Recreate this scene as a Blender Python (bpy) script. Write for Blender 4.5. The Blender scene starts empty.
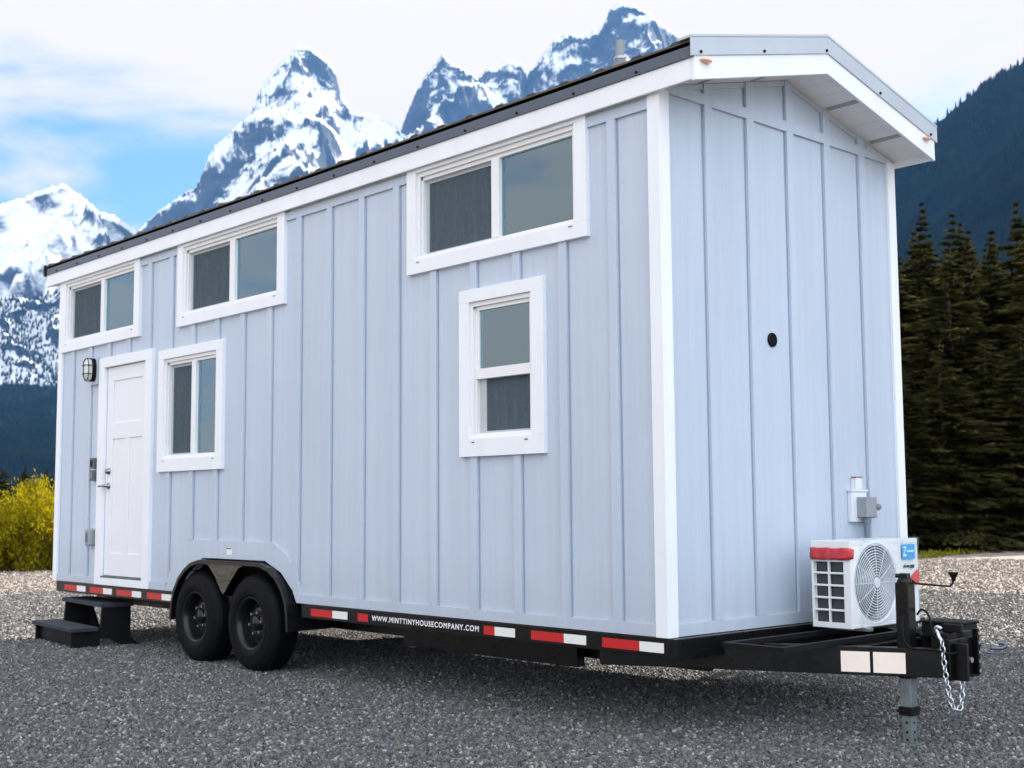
import bpy, math, random
import numpy as np
from mathutils import Vector, Matrix

random.seed(7); rng = np.random.default_rng(7)
scene = bpy.context.scene
COL = scene.collection
EYE = (4.6094, -5.3576, 1.2994)          # photographer's eye; ground is z = 0
DZ = 0.57                                # underside of the house walls above the gravel

# ------------------------------------------------------------------ materials
def new_mat(name):
    m = bpy.data.materials.new(name); m.use_nodes = True
    nt = m.node_tree; nt.nodes.clear()
    out = nt.nodes.new('ShaderNodeOutputMaterial')
    return m, nt, out

def N(nt, kind, **kw):
    n = nt.nodes.new(kind)
    for k, v in kw.items():
        if k.startswith('_'): setattr(n, k[1:], v)
        else: n.inputs[k].default_value = v
    return n

def ramp(nt, fac, stops):
    r = nt.nodes.new('ShaderNodeValToRGB')
    e = r.color_ramp.elements
    while len(e) < len(stops): e.new(0.5)
    for i, (p, c) in enumerate(stops):
        e[i].position = p; e[i].color = (*c, 1) if len(c) == 3 else c
    nt.links.new(fac, r.inputs['Fac'])
    return r.outputs['Color']

def simple(name, col, rough=0.5, metal=0.0, var=0.0, vscale=(3, 3, 3), bump=0.0, bscale=(40, 40, 40), dirt=0.0, spec=0.5, coat=0.0):
    m, nt, out = new_mat(name)
    b = N(nt, 'ShaderNodeBsdfPrincipled')
    b.inputs['Base Color'].default_value = (*col, 1)
    b.inputs['Roughness'].default_value = rough
    b.inputs['Metallic'].default_value = metal
    b.inputs['Specular IOR Level'].default_value = spec
    b.inputs['Coat Weight'].default_value = coat
    tc = N(nt, 'ShaderNodeTexCoord')
    if var:
        mp = N(nt, 'ShaderNodeMapping', Scale=vscale); nt.links.new(tc.outputs['Object'], mp.inputs['Vector'])
        no = N(nt, 'ShaderNodeTexNoise', Scale=1.0, Detail=6.0, Roughness=0.6); nt.links.new(mp.outputs[0], no.inputs['Vector'])
        c = ramp(nt, no.outputs['Fac'], [(0.3, tuple(x*(1-var) for x in col)), (0.7, tuple(min(1, x*(1+var)) for x in col))])
        nt.links.new(c, b.inputs['Base Color'])
        r = N(nt, 'ShaderNodeMapRange'); r.inputs['To Min'].default_value = max(0.02, rough-0.1); r.inputs['To Max'].default_value = min(1, rough+0.12)
        nt.links.new(no.outputs['Fac'], r.inputs['Value']); nt.links.new(r.outputs[0], b.inputs['Roughness'])
    if bump:
        mp2 = N(nt, 'ShaderNodeMapping', Scale=bscale); nt.links.new(tc.outputs['Object'], mp2.inputs['Vector'])
        n2 = N(nt, 'ShaderNodeTexNoise', Scale=1.0, Detail=5.0, Roughness=0.65); nt.links.new(mp2.outputs[0], n2.inputs['Vector'])
        bp = N(nt, 'ShaderNodeBump', Strength=1.0, Distance=bump); nt.links.new(n2.outputs['Fac'], bp.inputs['Height'])
        nt.links.new(bp.outputs[0], b.inputs['Normal'])
    nt.links.new(b.outputs[0], out.inputs['Surface'])
    return m

M = {}
SIDING = (0.515, 0.590, 0.690)
def siding_mat():
    m, nt, out = new_mat('siding_paint'); b = N(nt, 'ShaderNodeBsdfPrincipled', Roughness=0.5)
    tc = N(nt, 'ShaderNodeTexCoord')
    def no(sc, det=5.0, ro=0.6, scale=1.0):
        mp = N(nt, 'ShaderNodeMapping', Scale=sc); nt.links.new(tc.outputs['Object'], mp.inputs[0]); n = N(nt, 'ShaderNodeTexNoise', Scale=scale, Detail=det, Roughness=ro); nt.links.new(mp.outputs[0], n.inputs['Vector']); return n
    big = no((1.3, 1.3, 0.35)); grain = no((150, 150, 5), 6.0, 0.7); streak = no((22, 22, 0.5), 4.0)
    c = ramp(nt, big.outputs['Fac'], [(0.3, tuple(x*0.95 for x in SIDING)), (0.7, tuple(x*1.04 for x in SIDING))])
    c2 = N(nt, 'ShaderNodeMix', _data_type='RGBA', _blend_type='MULTIPLY'); c2.inputs['Factor'].default_value = 1.0
    g = ramp(nt, streak.outputs['Fac'], [(0.3, (0.93, 0.935, 0.945)), (0.65, (1.0, 1.0, 1.0))]); nt.links.new(c, c2.inputs['A']); nt.links.new(g, c2.inputs['B'])
    # road dust splashed irregularly over the lowest boards
    sp = N(nt, 'ShaderNodeSeparateXYZ'); nt.links.new(tc.outputs['Object'], sp.inputs[0]); spl = no((5, 5, 3), 7.0, 0.75)
    h = N(nt, 'ShaderNodeMapRange'); h.inputs['From Min'].default_value = 0.55; h.inputs['From Max'].default_value = 1.0; h.inputs['To Min'].default_value = 0.62; h.inputs['To Max'].default_value = 0.0; nt.links.new(sp.outputs['Z'], h.inputs['Value'])
    mu = N(nt, 'ShaderNodeMath', _operation='MULTIPLY'); nt.links.new(h.outputs[0], mu.inputs[0]); nt.links.new(spl.outputs['Fac'], mu.inputs[1]); mu.use_clamp = True
    c3 = N(nt, 'ShaderNodeMix', _data_type='RGBA'); nt.links.new(mu.outputs[0], c3.inputs['Factor']); nt.links.new(c2.outputs['Result'], c3.inputs['A']); c3.inputs['B'].default_value = (0.36, 0.39, 0.43, 1)
    nt.links.new(c3.outputs['Result'], b.inputs['Base Color'])
    bp = N(nt, 'ShaderNodeBump', Strength=1.0, Distance=0.0035); nt.links.new(grain.outputs['Fac'], bp.inputs['Height'])
    wv = no((1.1, 1.1, 0.8), 2.0); bp2 = N(nt, 'ShaderNodeBump', Strength=1.0, Distance=0.02); nt.links.new(wv.outputs['Fac'], bp2.inputs['Height']); nt.links.new(bp.outputs[0], bp2.inputs['Normal'])
    nt.links.new(bp2.outputs[0], b.inputs['Normal']); nt.links.new(b.outputs[0], out.inputs['Surface']); return m
M['siding'] = siding_mat()
M['joint'] = simple('batten_joint_shadow', (0.27, 0.325, 0.41), 0.7)  # shadow line painted as a darker strip at each batten joint
M['white'] = simple('white_trim_paint', (0.81, 0.83, 0.865), 0.45, var=0.035, vscale=(5, 5, 1.5), bump=0.0006, bscale=(60, 60, 60))
M['vinyl'] = simple('white_vinyl', (0.80, 0.80, 0.80), 0.3)
M['doorpaint'] = simple('door_paint', (0.78, 0.79, 0.82), 0.35, var=0.015)
M['roof'] = simple('roof_metal', (0.055, 0.062, 0.072), 0.4, metal=0.3, var=0.12)
M['rake'] = simple('galvanised_flashing', (0.48, 0.53, 0.58), 0.42, metal=0.15, var=0.06, vscale=(2, 2, 2))
M['soffit'] = simple('soffit_white', (0.86, 0.84, 0.82), 0.6, var=0.05, vscale=(8, 3, 8))
M['soffit_dark'] = simple('soffit_groove', (0.38, 0.36, 0.35), 0.7)
M['black'] = simple('black_frame_paint', (0.003, 0.003, 0.0035), 0.28, spec=0.3, var=0.25, vscale=(6, 6, 6), bump=0.0008, bscale=(30, 30, 30))
M['blackm'] = simple('matte_black', (0.003, 0.003, 0.004), 0.55, spec=0.22, bump=0.001, bscale=(60, 60, 60))
M['tread_mat'] = simple('grip_tape_black', (0.028, 0.034, 0.046), 0.75, spec=0.35, var=0.3, vscale=(30, 30, 30), bump=0.002, bscale=(200, 200, 200))
M['rubber'] = simple('tyre_rubber', (0.0028, 0.0032, 0.0045), 0.65, spec=0.14, var=0.3, vscale=(6, 6, 6), bump=0.001, bscale=(50, 50, 50))
M['rim'] = simple('black_rim', (0.006, 0.007, 0.009), 0.3, spec=0.35)
M['lug'] = simple('lug_steel', (0.35, 0.33, 0.30), 0.35, metal=0.9)
M['fender'] = simple('fender_black_gloss', (0.006, 0.0065, 0.008), 0.28, spec=0.35, bump=0.001, bscale=(6, 6, 6))
M['plate'] = simple('fender_plate_metal', (0.11, 0.10, 0.085), 0.22, metal=0.85, bump=0.02, bscale=(7, 7, 7))
M['galv'] = simple('galvanised_steel', (0.42, 0.44, 0.46), 0.38, metal=0.85, var=0.2, vscale=(14, 14, 14))
M['dull_steel'] = simple('dull_steel', (0.13, 0.15, 0.18), 0.4, metal=0.7)
M['chain'] = simple('zinc_chain', (0.62, 0.66, 0.70), 0.3, metal=0.8)
M['red_tape'] = simple('red_reflective', (0.50, 0.010, 0.012), 0.35, var=0.1, vscale=(60, 60, 60))
M['white_tape'] = simple('white_reflective', (0.78, 0.78, 0.75), 0.35, var=0.05, vscale=(60, 60, 60))
M['cream_tape'] = simple('cream_reflective', (0.88, 0.76, 0.66), 0.4, var=0.03, vscale=(50, 50, 50))
M['lettering'] = simple('white_lettering', (0.80, 0.80, 0.80), 0.5)
M['nickel'] = simple('satin_nickel', (0.28, 0.26, 0.24), 0.25, metal=1.0)
M['grey_plastic'] = simple('grey_plastic', (0.26, 0.29, 0.31), 0.5, var=0.05)
M['dark_grey'] = simple('dark_grey_plastic', (0.10, 0.11, 0.13), 0.5)
M['pvc'] = simple('white_pvc', (0.72, 0.74, 0.78), 0.4)
M['amber'] = simple('amber_lens', (0.85, 0.44, 0.26), 0.15, coat=0.6)
M['ac_white'] = simple('ac_enamel', (0.76, 0.77, 0.77), 0.35, var=0.02)
M['ac_dark'] = simple('ac_coil', (0.035, 0.04, 0.045), 0.5, var=0.35, vscale=(8, 8, 120))
M['ac_fan'] = simple('ac_fan_grey', (0.07, 0.08, 0.09), 0.45)
M['tape'] = simple('red_packing_tape', (0.52, 0.02, 0.03), 0.25, var=0.3, vscale=(25, 25, 9), bump=0.006, bscale=(50, 50, 14), coat=0.5)
M['label_blue'] = simple('label_blue', (0.015, 0.32, 0.68), 0.35)
M['label_ink'] = simple('label_ink', (0.03, 0.03, 0.035), 0.5)
M['interior'] = simple('interior_wall', (0.82, 0.82, 0.80), 0.7)
M['interior_floor'] = simple('interior_floor', (0.22, 0.15, 0.10), 0.5)
M['interior_rail'] = simple('interior_rail_white', (0.85, 0.85, 0.85), 0.5)
M['cone_red'] = simple('red_fabric', (0.55, 0.05, 0.05), 0.7)
M['bark'] = simple('bark', (0.05, 0.04, 0.03), 0.9, var=0.3, vscale=(6, 6, 2), bump=0.02, bscale=(12, 12, 3))
M['lens'] = simple('frosted_lens', (0.62, 0.64, 0.60), 0.25, coat=0.5)
M['backer'] = simple('closure_strip', (0.10, 0.085, 0.06), 0.8, var=0.3, vscale=(8, 8, 8))

def glass_mat(name, tint, base_reflect, extra=0.0):
    m, nt, out = new_mat(name)
    tr = N(nt, 'ShaderNodeBsdfTransparent'); tr.inputs['Color'].default_value = (*tint, 1)
    gl = N(nt, 'ShaderNodeBsdfGlossy', Roughness=0.015); gl.inputs['Color'].default_value = (0.66, 0.90, 1.0, 1)
    fr = N(nt, 'ShaderNodeFresnel', IOR=base_reflect)
    ad = N(nt, 'ShaderNodeMath', _operation='ADD'); ad.inputs[1].default_value = extra; ad.use_clamp = True
    mx = N(nt, 'ShaderNodeMixShader')
    tc = N(nt, 'ShaderNodeTexCoord'); no = N(nt, 'ShaderNodeTexNoise', Scale=1.3, Detail=1.0)
    bp = N(nt, 'ShaderNodeBump', Strength=0.25, Distance=0.01)
    nt.links.new(tc.outputs['Object'], no.inputs['Vector']); nt.links.new(no.outputs['Fac'], bp.inputs['Height'])
    nt.links.new(bp.outputs[0], gl.inputs['Normal'])
    nt.links.new(fr.outputs[0], ad.inputs[0]); nt.links.new(ad.outputs[0], mx.inputs[0])
    nt.links.new(tr.outputs[0], mx.inputs[1]); nt.links.new(gl.outputs[0], mx.inputs[2])
    nt.links.new(mx.outputs[0], out.inputs['Surface'])
    return m
M['glass'] = glass_mat('window_glass', (0.70, 0.90, 0.93), 1.72, 0.19)

def screen_mat():
    m, nt, out = new_mat('insect_screen_mesh')
    tr = N(nt, 'ShaderNodeBsdfTransparent'); df = N(nt, 'ShaderNodeBsdfDiffuse'); df.inputs['Color'].default_value = (0.10, 0.135, 0.16, 1)
    tc = N(nt, 'ShaderNodeTexCoord'); mp = N(nt, 'ShaderNodeMapping', Scale=(26, 26, 1.8)); no = N(nt, 'ShaderNodeTexNoise', Scale=1.0, Detail=8.0, Roughness=0.75)
    nt.links.new(tc.outputs['Object'], mp.inputs[0]); nt.links.new(mp.outputs[0], no.inputs['Vector'])
    r = N(nt, 'ShaderNodeMapRange'); r.inputs['From Min'].default_value = 0.3; r.inputs['From Max'].default_value = 0.7; r.inputs['To Min'].default_value = 0.50; r.inputs['To Max'].default_value = 0.86
    nt.links.new(no.outputs['Fac'], r.inputs['Value'])
    mx = N(nt, 'ShaderNodeMixShader'); nt.links.new(r.outputs[0], mx.inputs[0])
    nt.links.new(tr.outputs[0], mx.inputs[1]); nt.links.new(df.outputs[0], mx.inputs[2]); nt.links.new(mx.outputs[0], out.inputs['Surface'])
    return m
M['screen'] = screen_mat()

def wrap_mat():
    m, nt, out = new_mat('clear_plastic_wrap')
    tr = N(nt, 'ShaderNodeBsdfTransparent'); tr.inputs['Color'].default_value = (0.95, 0.97, 0.98, 1)
    b = N(nt, 'ShaderNodeBsdfPrincipled', Roughness=0.16); b.inputs['Base Color'].default_value = (0.85, 0.9, 0.95, 1)
    tc = N(nt, 'ShaderNodeTexCoord'); mp = N(nt, 'ShaderNodeMapping', Scale=(7, 7, 11)); mp.inputs['Rotation'].default_value = (0.5, 0.2, 0.3)
    no = N(nt, 'ShaderNodeTexNoise', Scale=1.0, Detail=5.0, Distortion=1.5)
    nt.links.new(tc.outputs['Object'], mp.inputs[0]); nt.links.new(mp.outputs[0], no.inputs['Vector'])
    bp = N(nt, 'ShaderNodeBump', Strength=1.0, Distance=0.03); nt.links.new(no.outputs['Fac'], bp.inputs['Height']); nt.links.new(bp.outputs[0], b.inputs['Normal'])
    f = ramp(nt, no.outputs['Fac'], [(0.35, (0.04,)*3), (0.60, (0.13,)*3), (0.72, (0.5,)*3)])
    mx = N(nt, 'ShaderNodeMixShader'); nt.links.new(f, mx.inputs[0])
    nt.links.new(tr.outputs[0], mx.inputs[1]); nt.links.new(b.outputs[0], mx.inputs[2]); nt.links.new(mx.outputs[0], out.inputs['Surface'])
    return m
M['wrap'] = wrap_mat()

def leaf_mat(name, c1, c2, trans=0.3, scale=0.6):
    m, nt, out = new_mat(name)
    tc = N(nt, 'ShaderNodeTexCoord'); no = N(nt, 'ShaderNodeTexNoise', Scale=scale, Detail=6.0, Roughness=0.7); nt.links.new(tc.outputs['Object'], no.inputs['Vector'])
    c = ramp(nt, no.outputs['Fac'], [(0.36, c1), (0.64, c2)])
    oi = N(nt, 'ShaderNodeObjectInfo'); hs = N(nt, 'ShaderNodeHueSaturation')
    mr = N(nt, 'ShaderNodeMapRange'); mr.inputs['To Min'].default_value = 0.75; mr.inputs['To Max'].default_value = 1.25
    nt.links.new(oi.outputs['Random'], mr.inputs['Value']); nt.links.new(mr.outputs[0], hs.inputs['Value']); nt.links.new(c, hs.inputs['Color'])
    df = N(nt, 'ShaderNodeBsdfDiffuse'); tl = N(nt, 'ShaderNodeBsdfTranslucent'); mx = N(nt, 'ShaderNodeMixShader', Fac=trans)
    nt.links.new(hs.outputs[0], df.inputs['Color']); nt.links.new(hs.outputs[0], tl.inputs['Color'])
    nt.links.new(df.outputs[0], mx.inputs[1]); nt.links.new(tl.outputs[0], mx.inputs[2]); nt.links.new(mx.outputs[0], out.inputs['Surface'])
    return m
M['needles'] = leaf_mat('conifer_needles', (0.008, 0.011, 0.005), (0.085, 0.080, 0.026), 0.30, 1.6)
M['needles_far'] = leaf_mat('far_needles', (0.003, 0.008, 0.008), (0.014, 0.022, 0.018), 0.1, 0.0035)
M['willow'] = leaf_mat('willow_leaves', (0.16, 0.14, 0.008), (0.42, 0.36, 0.012), 0.5, 2.0)
M['broadleaf'] = leaf_mat('broadleaf_leaves', (0.03, 0.05, 0.01), (0.07, 0.11, 0.025), 0.25, 1.0)
M['weeds'] = leaf_mat('weed_leaves', (0.10, 0.12, 0.01), (0.42, 0.38, 0.03), 0.4, 1.5)

def stone_mat(name='gravel_stone', k=(1.0, 1.0, 1.0)):
    m, nt, out = new_mat(name)
    oi = N(nt, 'ShaderNodeObjectInfo')
    c = ramp(nt, oi.outputs['Random'], [(0.0, (0.045, 0.052, 0.062)), (0.18, (0.13, 0.14, 0.155)), (0.36, (0.19, 0.185, 0.175)), (0.5, (0.08, 0.092, 0.11)), (0.62, (0.24, 0.205, 0.17)), (0.78, (0.17, 0.185, 0.205)), (0.9, (0.34, 0.34, 0.33)), (1.0, (0.58, 0.58, 0.57))])
    kk = N(nt, 'ShaderNodeMix', _data_type='RGBA', _blend_type='MULTIPLY'); kk.inputs['Factor'].default_value = 1.0; kk.inputs['B'].default_value = (*k, 1); nt.links.new(c, kk.inputs['A']); c = kk.outputs['Result']
    tc = N(nt, 'ShaderNodeTexCoord'); no = N(nt, 'ShaderNodeTexNoise', Scale=1.7, Detail=5.0); nt.links.new(tc.outputs['Object'], no.inputs['Vector'])
    hs = N(nt, 'ShaderNodeHueSaturation'); mr = N(nt, 'ShaderNodeMapRange'); mr.inputs['To Min'].default_value = 0.40; mr.inputs['To Max'].default_value = 0.80
    nt.links.new(no.outputs['Fac'], mr.inputs['Value']); nt.links.new(mr.outputs[0], hs.inputs['Value']); nt.links.new(c, hs.inputs['Color'])
    b = N(nt, 'ShaderNodeBsdfPrincipled', Roughness=0.8); nt.links.new(hs.outputs[0], b.inputs['Base Color']); nt.links.new(b.outputs[0], out.inputs['Surface'])
    return m
M['stone'] = stone_mat(); M['stone_tan'] = stone_mat('sun_tinted_stone', (1.75, 1.52, 1.32))  # second stone tinted lighter and warmer, sunlight put into its colour

def gravel_mat():
    m, nt, out = new_mat('gravel_bed')
    tc = N(nt, 'ShaderNodeTexCoord')
    v = N(nt, 'ShaderNodeTexVoronoi', Scale=34.0); nt.links.new(tc.outputs['Object'], v.inputs['Vector'])
    v2 = N(nt, 'ShaderNodeTexVoronoi', Scale=13.0); nt.links.new(tc.outputs['Object'], v2.inputs['Vector'])
    sp = N(nt, 'ShaderNodeSeparateColor'); nt.links.new(v.outputs['Color'], sp.inputs[0])
    c = ramp(nt, sp.outputs[0], [(0.0, (0.09, 0.088, 0.085)), (0.2, (0.15, 0.145, 0.14)), (0.4, (0.21, 0.195, 0.175)), (0.6, (0.14, 0.138, 0.135)), (0.75, (0.28, 0.235, 0.195)), (0.9, (0.34, 0.32, 0.29)), (1.0, (0.48, 0.45, 0.42))])
    sp2 = N(nt, 'ShaderNodeSeparateColor'); nt.links.new(v2.outputs['Color'], sp2.inputs[0])
    big = N(nt, 'ShaderNodeTexNoise', Scale=0.25, Detail=4.0, Roughness=0.6); nt.links.new(tc.outputs['Object'], big.inputs['Vector'])
    ad = N(nt, 'ShaderNodeMath', _operation='MULTIPLY_ADD'); ad.inputs[1].default_value = 0.5; nt.links.new(sp2.outputs[0], ad.inputs[0]); nt.links.new(big.outputs['Fac'], ad.inputs[2])
    mr = N(nt, 'ShaderNodeMapRange'); mr.inputs['From Min'].default_value = 0.3; mr.inputs['From Max'].default_value = 1.2; mr.inputs['To Min'].default_value = 0.62; mr.inputs['To Max'].default_value = 1.2
    nt.links.new(ad.outputs[0], mr.inputs['Value'])
    # gravel behind the house painted lighter and warmer to stand in for sunlight
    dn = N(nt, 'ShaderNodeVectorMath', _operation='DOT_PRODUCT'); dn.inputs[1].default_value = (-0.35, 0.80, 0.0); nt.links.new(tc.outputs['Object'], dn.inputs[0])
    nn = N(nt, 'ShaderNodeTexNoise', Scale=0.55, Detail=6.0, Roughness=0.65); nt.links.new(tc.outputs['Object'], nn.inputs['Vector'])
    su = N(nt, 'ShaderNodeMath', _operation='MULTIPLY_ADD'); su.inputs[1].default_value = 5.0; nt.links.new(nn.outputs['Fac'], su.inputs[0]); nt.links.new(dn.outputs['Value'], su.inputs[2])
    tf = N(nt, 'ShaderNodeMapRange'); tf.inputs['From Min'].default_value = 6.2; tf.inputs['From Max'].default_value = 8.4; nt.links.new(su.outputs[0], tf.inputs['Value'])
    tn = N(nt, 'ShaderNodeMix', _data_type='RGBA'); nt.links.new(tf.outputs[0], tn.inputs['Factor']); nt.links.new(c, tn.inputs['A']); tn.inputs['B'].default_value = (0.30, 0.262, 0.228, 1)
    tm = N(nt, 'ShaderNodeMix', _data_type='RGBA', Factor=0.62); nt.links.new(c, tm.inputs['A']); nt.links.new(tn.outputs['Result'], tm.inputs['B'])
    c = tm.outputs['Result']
    hs = N(nt, 'ShaderNodeHueSaturation'); nt.links.new(mr.outputs[0], hs.inputs['Value']); nt.links.new(c, hs.inputs['Color'])
    b = N(nt, 'ShaderNodeBsdfPrincipled', Roughness=0.9); nt.links.new(hs.outputs[0], b.inputs['Base Color'])
    iv = N(nt, 'ShaderNodeMath', _operation='SUBTRACT'); iv.inputs[0].default_value = 1.0; nt.links.new(v.outputs['Distance'], iv.inputs[1])
    bp = N(nt, 'ShaderNodeBump', Strength=1.0, Distance=0.02); nt.links.new(iv.outputs[0], bp.inputs['Height'])
    bp2 = N(nt, 'ShaderNodeBump', Strength=0.7, Distance=0.12); n3 = N(nt, 'ShaderNodeTexNoise', Scale=1.6, Detail=6.0, Roughness=0.7)
    nt.links.new(tc.outputs['Object'], n3.inputs['Vector']); nt.links.new(n3.outputs['Fac'], bp2.inputs['Height']); nt.links.new(bp.outputs[0], bp2.inputs['Normal'])
    nt.links.new(bp2.outputs[0], b.inputs['Normal']); nt.links.new(b.outputs[0], out.inputs['Surface'])
    return m
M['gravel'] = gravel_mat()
M['earth'] = simple('meadow_earth', (0.055, 0.06, 0.025), 0.95, var=0.4, vscale=(0.3, 0.3, 0.3), bump=0.1, bscale=(2, 2, 2))

def mountain_mat(name, lo, hi, rock1, rock2, nscale, tree=None):
    """snow lies where the ground is not too steep, broken up by rock bands"""
    m, nt, out = new_mat(name)
    g = N(nt, 'ShaderNodeNewGeometry'); sx = N(nt, 'ShaderNodeSeparateXYZ'); nt.links.new(g.outputs['Normal'], sx.inputs[0])
    tc = N(nt, 'ShaderNodeTexCoord')
    n1 = N(nt, 'ShaderNodeTexNoise', Scale=nscale, Detail=12.0, Roughness=0.68, Distortion=0.4); nt.links.new(tc.outputs['Object'], n1.inputs['Vector'])
    n2 = N(nt, 'ShaderNodeTexNoise', Scale=nscale*0.22, Detail=3.0); nt.links.new(tc.outputs['Object'], n2.inputs['Vector'])
    a = N(nt, 'ShaderNodeMath', _operation='MULTIPLY_ADD'); a.inputs[1].default_value = 1.5; nt.links.new(n1.outputs['Fac'], a.inputs[0]); nt.links.new(sx.outputs['Z'], a.inputs[2])
    a2 = N(nt, 'ShaderNodeMath', _operation='MULTIPLY_ADD'); a2.inputs[1].default_value = 1.0; nt.links.new(n2.outputs['Fac'], a2.inputs[0]); nt.links.new(a.outputs[0], a2.inputs[2])
    mask = N(nt, 'ShaderNodeMapRange'); mask.inputs['From Min'].default_value = lo; mask.inputs['From Max'].default_value = hi
    nt.links.new(a2.outputs[0], mask.inputs['Value'])
    rc = ramp(nt, n1.outputs['Fac'], [(0.35, rock1), (0.65, rock2)])
    mix = N(nt, 'ShaderNodeMix', _data_type='RGBA'); nt.links.new(mask.outputs[0], mix.inputs['Factor'])
    nt.links.new(rc, mix.inputs['A']); mix.inputs['B'].default_value = (0.86, 0.88, 0.90, 1)
    b = N(nt, 'ShaderNodeBsdfPrincipled', Roughness=0.85); b.inputs['Specular IOR Level'].default_value = 0.2
    nt.links.new(mix.outputs['Result'], b.inputs['Base Color'])
    bp = N(nt, 'ShaderNodeBump', Strength=0.9, Distance=60.0); nt.links.new(n1.outputs['Fac'], bp.inputs['Height']); nt.links.new(bp.outputs[0], b.inputs['Normal'])
    nt.links.new(b.outputs[0], out.inputs['Surface'])
    return m
ROCK = ((0.025, 0.035, 0.055), (0.085, 0.10, 0.13))

# ------------------------------------------------------------------ mesh builder
class MB:
    def __init__(s, dz=DZ): s.v = []; s.f = []; s.dz = dz; s.alt = set(); s.mat2 = None
    def joint(s, *a):
        k = len(s.f); s.box(*a); s.alt |= set(range(k, len(s.f))); return s
    def add(s, vs, fs):
        o = len(s.v); s.v += [(x, y, z + s.dz) for x, y, z in vs]; s.f += [tuple(i + o for i in f) for f in fs]
    def box(s, x0, x1, y0, y1, z0, z1):
        s.add([(x0,y0,z0),(x1,y0,z0),(x1,y1,z0),(x0,y1,z0),(x0,y0,z1),(x1,y0,z1),(x1,y1,z1),(x0,y1,z1)],
              [(0,3,2,1),(4,5,6,7),(0,1,5,4),(1,2,6,5),(2,3,7,6),(3,0,4,7)])
        return s
    def prism(s, pts, axis, a, b):
        """closed polygon pts (2-D) extruded along axis ('x','y','z') from a to b"""
        def P(p, t):
            return {'x': (t, p[0], p[1]), 'y': (p[0], t, p[1]), 'z': (p[0], p[1], t)}[axis]
        n = len(pts)
        s.add([P(p, a) for p in pts] + [P(p, b) for p in pts],
              [tuple(range(n))[::-1], tuple(range(n, 2*n))] + [(i, (i+1) % n, n + (i+1) % n, n + i) for i in range(n)])
        return s
    def beam(s, p0, p1, w, z0, z1):
        """horizontal rectangular bar between two plan points"""
        d = Vector((p1[0]-p0[0], p1[1]-p0[1])); d.normalize(); n = Vector((-d.y, d.x)) * w/2
        q = [(p0[0]-n.x, p0[1]-n.y), (p1[0]-n.x, p1[1]-n.y), (p1[0]+n.x, p1[1]+n.y), (p0[0]+n.x, p0[1]+n.y)]
        return s.prism(q, 'z', z0, z1)
    def cyl(s, p0, p1, r0, r1=None, n=16, cap=True):
        if r1 is None: r1 = r0
        p0 = Vector(p0); p1 = Vector(p1); d = (p1-p0).normalized()
        a = d.orthogonal().normalized(); b = d.cross(a)
        vs = []
        for p, r in ((p0, r0), (p1, r1)):
            for i in range(n):
                t = 2*math.pi*i/n; vs.append(tuple(p + a*r*math.cos(t) + b*r*math.sin(t)))
        fs = [(i, (i+1) % n, n+(i+1) % n, n+i) for i in range(n)]
        if cap: fs += [tuple(range(n))[::-1], tuple(range(n, 2*n))]
        s.add(vs, fs); return s
    def tube(s, pts, r, n=8, closed=False):
        pts = [Vector(p) for p in pts]; m = len(pts); vs = []; prev = None
        for i, p in enumerate(pts):
            if closed: t = pts[(i+1) % m] - pts[i-1]
            else: t = pts[min(i+1, m-1)] - pts[max(i-1, 0)]
            t.normalize()
            a = t.orthogonal().normalized() if prev is None else (prev - t*prev.dot(t)).normalized()
            prev = a; b = t.cross(a); rr = r[i] if isinstance(r, (list, tuple)) else r
            for k in range(n):
                th = 2*math.pi*k/n; vs.append(tuple(p + a*rr*math.cos(th) + b*rr*math.sin(th)))
        fs = []
        for i in range(m if closed else m-1):
            j = (i+1) % m
            for k in range(n): fs.append((i*n+k, i*n+(k+1) % n, j*n+(k+1) % n, j*n+k))
        if not closed: fs += [tuple(range(n))[::-1], tuple(range((m-1)*n, m*n))]
        s.add(vs, fs); return s
    def lathe(s, prof, centre, axis='y', n=48, closed=False):
        """prof: list of (radius, offset along axis)"""
        vs = []
        for r, h in prof:
            for i in range(n):
                t = 2*math.pi*i/n; c, q = r*math.cos(t), r*math.sin(t)
                d = {'y': (c, h, q), 'x': (h, c, q), 'z': (c, q, h)}[axis]
                vs.append((centre[0]+d[0], centre[1]+d[1], centre[2]+d[2]))
        fs = []; m = len(prof)
        for j in range(m if closed else m-1):
            k = (j+1) % m
            for i in range(n): fs.append((j*n+i, j*n+(i+1) % n, k*n+(i+1) % n, k*n+i))
        s.add(vs, fs); return s
    def build(s, name, mat, parent=None, bevel=0.0, smooth=False, label=None, off=None):
        me = bpy.data.meshes.new(name); me.from_pydata(s.v, [], s.f); me.update()
        me.materials.append(M[mat] if isinstance(mat, str) else mat)
        import bmesh
        bm = bmesh.new(); bm.from_mesh(me); bmesh.ops.recalc_face_normals(bm, faces=bm.faces[:]); bm.to_mesh(me); bm.free()
        if s.mat2:
            me.materials.append(M[s.mat2])
            for k in s.alt: me.polygons[k].material_index = 1
        if smooth:
            for p in me.polygons: p.use_smooth = True
        o = bpy.data.objects.new(name, me); COL.objects.link(o)
        if parent is not None:
            o.parent = parent
            if parent.type == 'EMPTY': o.location = -Vector(parent.location)
        if bevel:
            md = o.modifiers.new('bevel', 'BEVEL'); md.width = bevel; md.segments = 2; md.limit_method = 'ANGLE'; md.angle_limit = math.radians(40)
            md.harden_normals = False
        if label: o['label'] = label
        return o

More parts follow.
